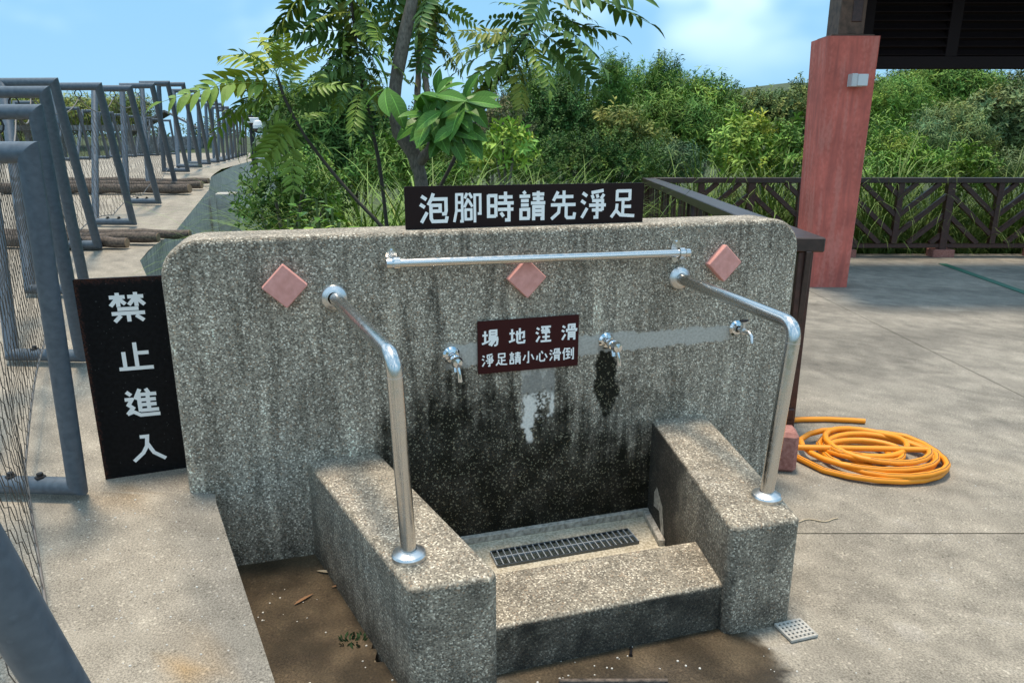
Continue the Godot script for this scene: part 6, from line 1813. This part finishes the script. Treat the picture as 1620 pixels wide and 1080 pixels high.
func build_small() -> void:
	# red stone beside the hose
	var rb := MB.new()
	rb.box(Vector3(0, 0.1, 0), Vector3(0.12, 0.2, 0.14), Basis(Vector3.UP, -0.2), 0.018)
	var s := put(rb.mesh(), "stone_block", M.red_block)
	s.position = Vector3(1.315, 0, -3.19)
	tag(s, "rough red stone block between the wall and the coiled hose", "block")
	# floor drain with a grid of holes
	var t := thing("floor_drain", "square perforated steel drain cover at the right block's foot", "drain", wall_xf(1.622, 0.917, 0.004))
	var pl := MB.new()
	pl.box(Vector3(0, -0.002, 0), Vector3(0.096, 0.003, 0.084))
	put(pl.mesh(), "silt", M.log, t)
	var lx := MB.new()
	lx.box(Vector3.ZERO, Vector3(0.0085, 0.010, 0.088), Basis(), 0.001)
	var lz := MB.new()
	lz.box(Vector3.ZERO, Vector3(0.1, 0.0094, 0.0085), Basis(), 0.001)
	var lxm := lx.mesh()
	var lzm := lz.mesh()
	for i in 7:
		put(lxm, "bar", M.deck_side2, t).position = Vector3(-0.0465 + i * 0.0155, 0.004, 0)
	for j in 6:
		put(lzm, "cross_bar", M.deck_side2, t).position = Vector3(0, 0.004, -0.04 + j * 0.016)
	# rim of an access cover at the lower edge
	var mc := thing("access_cover", "rusty steel access cover frame in the wet floor before the step", "cover", wall_xf(0.935, 1.045, 0.003))
	var b := MB.new()
	b.box(Vector3(0, 0, 0), Vector3(0.30, 0.006, 0.18), Basis(Vector3.UP, -0.29), 0.001)
	put(b.mesh(), "lid", M.cast, mc)
	for k in 2:
		var e := MB.new()
		e.box(Basis(Vector3.UP, -0.29) * Vector3(0, 0.003, (0.095 if k else -0.095)), Vector3(0.32, 0.012, 0.012), Basis(Vector3.UP, -0.29), 0.002)
		put(e.mesh(), "rim", M.log, mc)
	# green tape on the far paving
	var g := MB.new()
	g.beam(Vector3(5.675, 0.004, -9.3), Vector3(5.3, 0.004, -6.2), 0.10, 0.004)
	tag(put(g.mesh(), "floor_tape", M.green_tape), "strip of dark green tape on the far paving", "tape")
	# dried string on the paving
	var st := MB.new()
	var path := PackedVector3Array()
	for i in 15: path.append(Vector3(1.15 + i * 0.016, 0.004, -2.66 + 0.012 * sin(i * 0.8) - 0.001 * i))
	st.tube(path, 0.0028, 5)
	tag(put(st.mesh(), "twig", M.straw), "pale dried stalk on the paving beside the right block", "twig")
	# litter in the wet corner
	var r := RandomNumberGenerator.new()
	r.seed = 4
	var lit := [["torn_leaf", "long brown dead leaf in the wet corner left of the basin", Vector3(-0.64, 0.006, -2.20), 0.13, 0.4], ["torn_leaf", "pale straw-like leaf nearest the wall in the wet corner", Vector3(-0.72, 0.006, -2.30), 0.10, -0.2], ["torn_leaf", "short brown dead leaf against the slab edge in the wet corner", Vector3(-0.745, 0.006, -2.10), 0.08, 0.9]]
	for l in lit:
		var o := MB.new()
		o.leaf(Vector3.ZERO, Vector3(1, 0.03, 0), Vector3.UP, l[3], l[3] * 0.16, 5, 0.03, 0.2)
		var n := put(o.mesh(), l[0], M.dry_leaf if l[3] != 0.10 else M.straw)
		n.position = l[2]; n.rotation.y = l[4]
		tag(n, l[1], "leaf", "dead leaves in the wet corner")
	var ms := MB.new()
	for i in 40:
		var a := r.randf() * TAU
		var q := Vector3(cos(a), 0, sin(a)) * sqrt(r.randf()) * 0.04
		ms.leaf(q, Vector3(cos(a * 3), 0.9, sin(a * 3)), Vector3.BACK, 0.018, 0.008, 2, 0.2, 0.2)
	var mo := put(ms.mesh(), "moss_tuft", M.moss)
	mo.position = W(0.245, 0.55, 0.0)
	tag(mo, "tuft of green moss against the foot of the left block", "moss")
	# black clip on the wet floor
	var cl := MB.new()
	cl.tube(PackedVector3Array([Vector3(0, 0.005, 0), Vector3(0.004, 0.006, -0.02), Vector3(0.006, 0.006, -0.035)]), [0.006, 0.004, 0.005], 6)
	var c2 := put(cl.mesh(), "plastic_clip", M.black_plastic)
	c2.position = W(1.06, 0.868, 0)
	tag(c2, "tiny black plastic clip on the wet floor before the step", "clip")
	# loose grit on wet floor and slab
	var gm := MB.new()
	gm.lathe(Vector3.ZERO, Vector3.UP, [Vector2(0.5, 0), Vector2(0.45, 0.3), Vector2(0, 0.45)], 6)
	var mm := MultiMesh.new()
	mm.transform_format = MultiMesh.TRANSFORM_3D
	mm.mesh = gm.mesh()
	mm.instance_count = 420
	for i in 420:
		var p: Vector3
		if i < 150: p = Vector3(r.randf_range(-0.85, 0.9), 0.0, r.randf_range(-2.2, -1.5))
		elif i < 300:
			p = Vector3(r.randf_range(-1.5, -0.3), 0, r.randf_range(-2.3, -1.2))
			if p.x > edge_x(p.z) - 0.02: p.x = edge_x(p.z) - r.randf_range(0.03, 0.5)
			p.y = deck_h(p.z)
		else: p = Vector3(r.randf_range(0.95, 3.0), 0, r.randf_range(-3.2, -1.5))
		var sz := r.randf_range(0.003, 0.008)
		mm.set_instance_transform(i, Transform3D(Basis(Vector3.UP, r.randf() * TAU).scaled(Vector3(sz, sz, sz * r.randf_range(0.6, 1.0))), p))
	var mi := MultiMeshInstance3D.new()
	mi.multimesh = mm; mi.material_override = M.pebble
	mi.name = "grit"
	add_child(mi)
	tag(mi, "pale loose grit scattered over slab, wet floor and paving", "grit")
	mi.set_meta("kind", "stuff")
	# logs on the bridge
	log_at(Vector3(-4.1, deck_h(-5.7) + 0.05, -5.62), Vector3(-3.02, deck_h(-5.7) + 0.05, -5.58), 0.048, "short peeling log, front of the near pile, against the railing foot", 1)
	log_at(Vector3(-4.2, deck_h(-5.9) + 0.05, -5.78), Vector3(-2.86, deck_h(-5.9) + 0.05, -5.76), 0.05, "dark sawn log in the middle of the near pile", 2)
	log_at(Vector3(-4.3, deck_h(-6.1) + 0.05, -6.0), Vector3(-2.70, deck_h(-6.1) + 0.05, -5.98), 0.045, "long bark log at the back of the near pile, jutting past the deck edge", 3)
	log_at(Vector3(-6.3, deck_h(-9.0) + 0.06, -8.95), Vector3(-3.95, deck_h(-9.0) + 0.06, -8.9), 0.065, "thick log at the front of the far pile", 4)
	log_at(Vector3(-6.4, deck_h(-9.4) + 0.055, -9.35), Vector3(-3.95, deck_h(-9.4) + 0.055, -9.25), 0.055, "dark log in the middle of the far pile", 5)
	log_at(Vector3(-6.5, deck_h(-9.7) + 0.055, -9.75), Vector3(-4.0, deck_h(-9.7) + 0.055, -9.6), 0.05, "pale-ended log at the back of the far pile", 6)
	# dome camera on its post
	var cam := thing("security_camera", "white dome security camera on a dark post at the bridge's far end", "camera", Transform3D(Basis(), Vector3(-5.02, 1.1, -14.3)))
	var p1 := MB.new()
	p1.tube(PackedVector3Array([Vector3(0, 0, 0), Vector3(0, 0.95, 0)]), 0.05, 10)
	put(p1.mesh(), "post", M.dark_steel, cam)
	var arm := MB.new()
	arm.box(Vector3(0.04, 0.86, 0.06), Vector3(0.24, 0.10, 0.10), Basis(), 0.01)
	put(arm.mesh(), "arm", M.white_paint, cam)
	var dm := MB.new()
	dm.lathe(Vector3(0.15, 0.84, 0.08), Vector3.DOWN, [Vector2(0.02, -0.03), Vector2(0.07, 0.0), Vector2(0.092, 0.07), Vector2(0.092, 0.13)], 18)
	put(dm.mesh(), "housing", M.white_paint, cam)
	var gl := MB.new()
	gl.lathe(Vector3(0.15, 0.71, 0.08), Vector3.DOWN, [Vector2(0.088, 0), Vector2(0.08, 0.04), Vector2(0.05, 0.075), Vector2(0, 0.088)], 18)
	put(gl.mesh(), "dome", M.black_plastic, cam)
	# barrier
	var ba := thing("barrier", "white barrier arm with a white box at its end beyond the bushes", "barrier", Transform3D(Basis(), Vector3(-3.46, -1.35, -12.0)))
	var bx := MB.new()
	bx.box(Vector3(0, 2.64, 0), Vector3(0.10, 0.17, 0.1), Basis(), 0.006)
	put(bx.mesh(), "box", M.white_paint, ba)
	var br := MB.new()
	br.box(Vector3(-0.42, 2.67, 0), Vector3(0.74, 0.05, 0.03), Basis(), 0.004)
	put(br.mesh(), "arm", M.white_paint, ba)
	var bp := MB.new()
	bp.box(Vector3(0, 1.27, 0), Vector3(0.08, 2.56, 0.08), Basis(), 0.004)
	put(bp.mesh(), "post", M.deck_side2, ba)
	# hut beyond the bridge
	var h := thing("hut", "weathered grey gable-roofed hut on the far side of the bridge", "hut", Transform3D(Basis(Vector3.UP, 0.35), Vector3(-15.7, 0.6, -34.0)))
	var w := MB.new()
	w.box(Vector3(0, 0.55, 0), Vector3(2.7, 1.4, 2.6))
	put(w.mesh(), "wall", M.thatch, h)
	for sd: float in [-1, 1]:
		var rf := MB.new()
		rf.box(Vector3(sd * 0.86, 1.83, 0), Vector3(2.0, 0.08, 3.2), Basis(Vector3.BACK, -sd * 0.52))
		put(rf.mesh(), "roof", M.thatch, h)
	# horizontal beam walkway beyond the far railing
	var wk := thing("timber_walkway", "long timber walkway on posts beyond the far railing", "walkway", Transform3D(Basis(), Vector3(-14.0, 0.0, -24.0)))
	var pk := MB.new()
	pk.box(Vector3(-2.5, 2.02, 0), Vector3(9.0, 0.16, 1.2))
	put(pk.mesh(), "planking", M.thatch, wk)
	for i in 9:
		var q := MB.new()
		q.box(Vector3(-6.8 + i * 1.07, 0.95, 0.4), Vector3(0.12, 2.0, 0.12))
		put(q.mesh(), "post", M.thatch, wk)

# ---------------------------------------------------------------- scene
func _ready() -> void:
	rng.seed = 2024
	# camera
	var cam := Camera3D.new()
	cam.name = "camera"
	add_child(cam)
	cam.position = Vector3(0, 1.52, 0)
	cam.rotation_degrees = Vector3(-15.5, 0, 0)
	cam.fov = 51.28
	cam.near = 0.05
	cam.far = 600.0
	cam.current = true
	# sky
	var env := Environment.new()
	env.background_mode = Environment.BG_SKY
	var sky := Sky.new()
	var ps := ProceduralSkyMaterial.new()
	ps.sky_top_color = lin(0.115, 0.275, 0.45)
	ps.sky_horizon_color = lin(0.195, 0.345, 0.46)
	ps.sky_curve = 0.16
	ps.ground_horizon_color = lin(0.35, 0.40, 0.40)
	ps.ground_bottom_color = lin(0.12, 0.13, 0.11)
	ps.sun_angle_max = 1.0
	ps.sky_cover = fill_clouds()
	ps.sky_cover_modulate = Color(1, 0.97, 0.92, 0.72)  # cover strength raised to lift and whiten the shaded faces
	sky.sky_material = ps
	env.sky = sky
	env.tonemap_mode = Environment.TONE_MAPPER_LINEAR
	env.tonemap_exposure = 2.2
	env.sdfgi_enabled = true; env.ssao_enabled = true; env.ssil_enabled = true
	var we := WorldEnvironment.new()
	we.name = "environment"
	we.environment = env
	add_child(we)
	# sun, nearly overhead, a little behind and to the left
	var sun := DirectionalLight3D.new()
	sun.name = "sun"
	add_child(sun)
	sun.look_at_from_position(Vector3(-0.06, 1.0, -0.10) * 10.0, Vector3.ZERO, Vector3.RIGHT)
	sun.light_energy = 0.6
	sun.light_color = Color(1.0, 0.94, 0.86)
	sun.light_angular_distance = 9.0
	sun.shadow_enabled = true
	make_materials()
	print("materials ", Time.get_ticks_msec())
	build_terrain()
	build_plaza()
	build_deck()
	print("ground ", Time.get_ticks_msec())
	build_basin()
	build_pavilion()
	build_fences()
	var C := [Vector3(-0.545, 0.24, -0.92), Vector3(-1.532, 0.36, -2.277), Vector3(-2.147, 0.505, -3.396), Vector3(-2.674, 0.642, -4.381), Vector3(-3.223, 0.77, -5.524), Vector3(-3.537, 0.823, -6.686), Vector3(-3.978, 0.903, -8.123), Vector3(-4.355, 1.016, -9.405), Vector3(-4.835, 1.15, -10.886), Vector3(-4.968, 1.189, -11.659), Vector3(-5.427, 1.197, -13.124), Vector3(-5.795, 1.196, -14.446), Vector3(-6.176, 1.19, -15.742)]
	var B := [Vector3(-0.58, 1.4, -0.61), Vector3(-1.378, 1.475, -2.148), Vector3(-1.985, 1.63, -3.165), Vector3(-2.497, 1.77, -4.068), Vector3(-3.063, 1.90, -5.099), Vector3(-3.36, 1.955, -6.18), Vector3(-3.785, 2.035, -7.512), Vector3(-4.128, 2.15, -8.71), Vector3(-4.575, 2.285, -10.089), Vector3(-4.688, 2.325, -10.813), Vector3(-5.099, 2.333, -12.184), Vector3(-5.414, 2.332, -13.425), Vector3(-5.752, 2.325, -14.637)]
	for i in B.size(): B[i] += Vector3(-0.035, 0.022, 0.0)
	for i in 7:
		C.append(C[-1] + Vector3(-0.42, 0, -1.35)); B.append(B[-1] + Vector3(-0.40, -0.005, -1.33))
	railing("pipe_railing", "blue-grey zigzag pipe railing with wire netting along the bridge's near edge", C, B, Vector3(-0.36, 0, -0.02), 0.031, 8)
	var C2 := []
	var B2 := []
	for i in 11:
		C2.append(Vector3(-9.6 - 0.27 * i, 1.19, -14.4 - 1.25 * i)); B2.append(Vector3(-9.45 - 0.27 * i, 2.33, -13.9 - 1.25 * i))
	railing("pipe_railing", "distant zigzag pipe railing along the bridge's far edge", C2, B2, Vector3(-0.36, 0, -0.02), 0.038, 0)
	build_grate()
	tap(0.699, 0.752, 0, "chrome lever tap left of the dark red sign")
	tap(1.335, 0.758, 0, "chrome lever tap right of the dark red sign, a black run below it")
	tap(1.935, 0.766, 1, "small dull steel tap near the wall's right end")
	grab_rail(0.283, 1.0, Vector3(0.393, 0.732, 0.985), Vector3(0.411, 0.735, 0.385), "bent steel handrail from the wall down to the left block")
	grab_rail(1.646, 0.998, Vector3(1.645, 0.728, 0.978), Vector3(1.603, 0.728, 0.385), "bent steel handrail from the wall down to the right block")
	towel_bar()
	build_signs()
	build_hose()
	build_small()
	print("objects ", Time.get_ticks_msec())
	planting()
	# tall grass
	var r := RandomNumberGenerator.new()
	r.seed = 8
	var spots := []
	for i in 170:
		var p := Vector3(r.randf_range(-1.75, -0.35), 0, r.randf_range(-6.0, -4.4))
		if p.x < edge_x(p.z) + 1.3: continue
		p.y = ground_h(p.x, p.z)
		spots.append([p, r.randf_range(0.72, 1.0)])
	for i in 90:
		var p := Vector3(r.randf_range(-1.0, 1.15), 0, r.randf_range(-9.3, -6.6))
		p.y = ground_h(p.x, p.z)
		spots.append([p, r.randf_range(0.72, 0.98)])
	grass("tall_grass", "tall arching silver grass behind the basin wall", spots, [grass_clump(1, 52, 2.3)], 3, Color(0.16, 0.24, 0.055))
	var spots2 := []
	for i in 260:
		var p := Vector3(r.randf_range(1.7, 12.0), 0, r.randf_range(-12.6, -10.35))
		p.y = ground_h(p.x, p.z) + 0.5
		spots2.append([p, r.randf_range(0.7, 1.15)])
	grass("tall_grass", "long bright grass growing against the far fence", spots2, [grass_clump(2, 40, 2.3)], 4, Color(0.15, 0.22, 0.055))
	# distant wooded slope, one mass
	var slope := Node3D.new()
	slope.name = "wooded_slope"
	add_child(slope)
	tag(slope, "far wooded ridge closing the view behind the treeline", "woodland")
	slope.set_meta("kind", "stuff")
	var L := []
	for i in 60:
		var x := r.randf_range(-30.0, 45.0)
		var z := r.randf_range(-55.0, -36.0)
		var top := 3.4 if x < 14.0 else 4.2 + 1.6 * sstep(14.0, 28.0, x)
		if x < -6.0: top = 2.6
		L.append([Vector3(x, top - 2.2 - r.randf() * 0.8, z), Vector3(r.randf_range(2.2, 3.6), r.randf_range(1.8, 2.6), 2.4)])
	crown(slope, "canopy", M.s_broad, M.leaf, L, 42000, Vector2(2.0, 3.4), Color(0.13, 0.16, 0.07), 0.5, 71)
	print("all ", Time.get_ticks_msec())

func fill_clouds() -> ImageTexture:  # wisps low down, plus added cloud overhead, out of view, filling the shade
	var w := 1024
	var h := 512
	var n1 := noise(FastNoiseLite.TYPE_SIMPLEX_SMOOTH, 1.0, 14, 5)
	var im := Image.create(w, h, false, Image.FORMAT_RGBA8)
	for y in h:
		var el := PI / 2 - PI * (y + 0.5) / h
		if el < 0.0: continue
		for x in w:
			var az := TAU * (x + 0.5) / w
			var d := Vector3(cos(el) * cos(az), sin(el), cos(el) * sin(az))
			var q := n1.get_noise_3d(d.x * 2.2, d.y * 5.0, d.z * 2.2)
			var a := sstep(-0.12, 0.42, q) * sstep(0.02, 0.34, d.y)
			im.set_pixel(x, y, Color(1, 1, 1, a * 0.9))
	return ImageTexture.create_from_image(im)
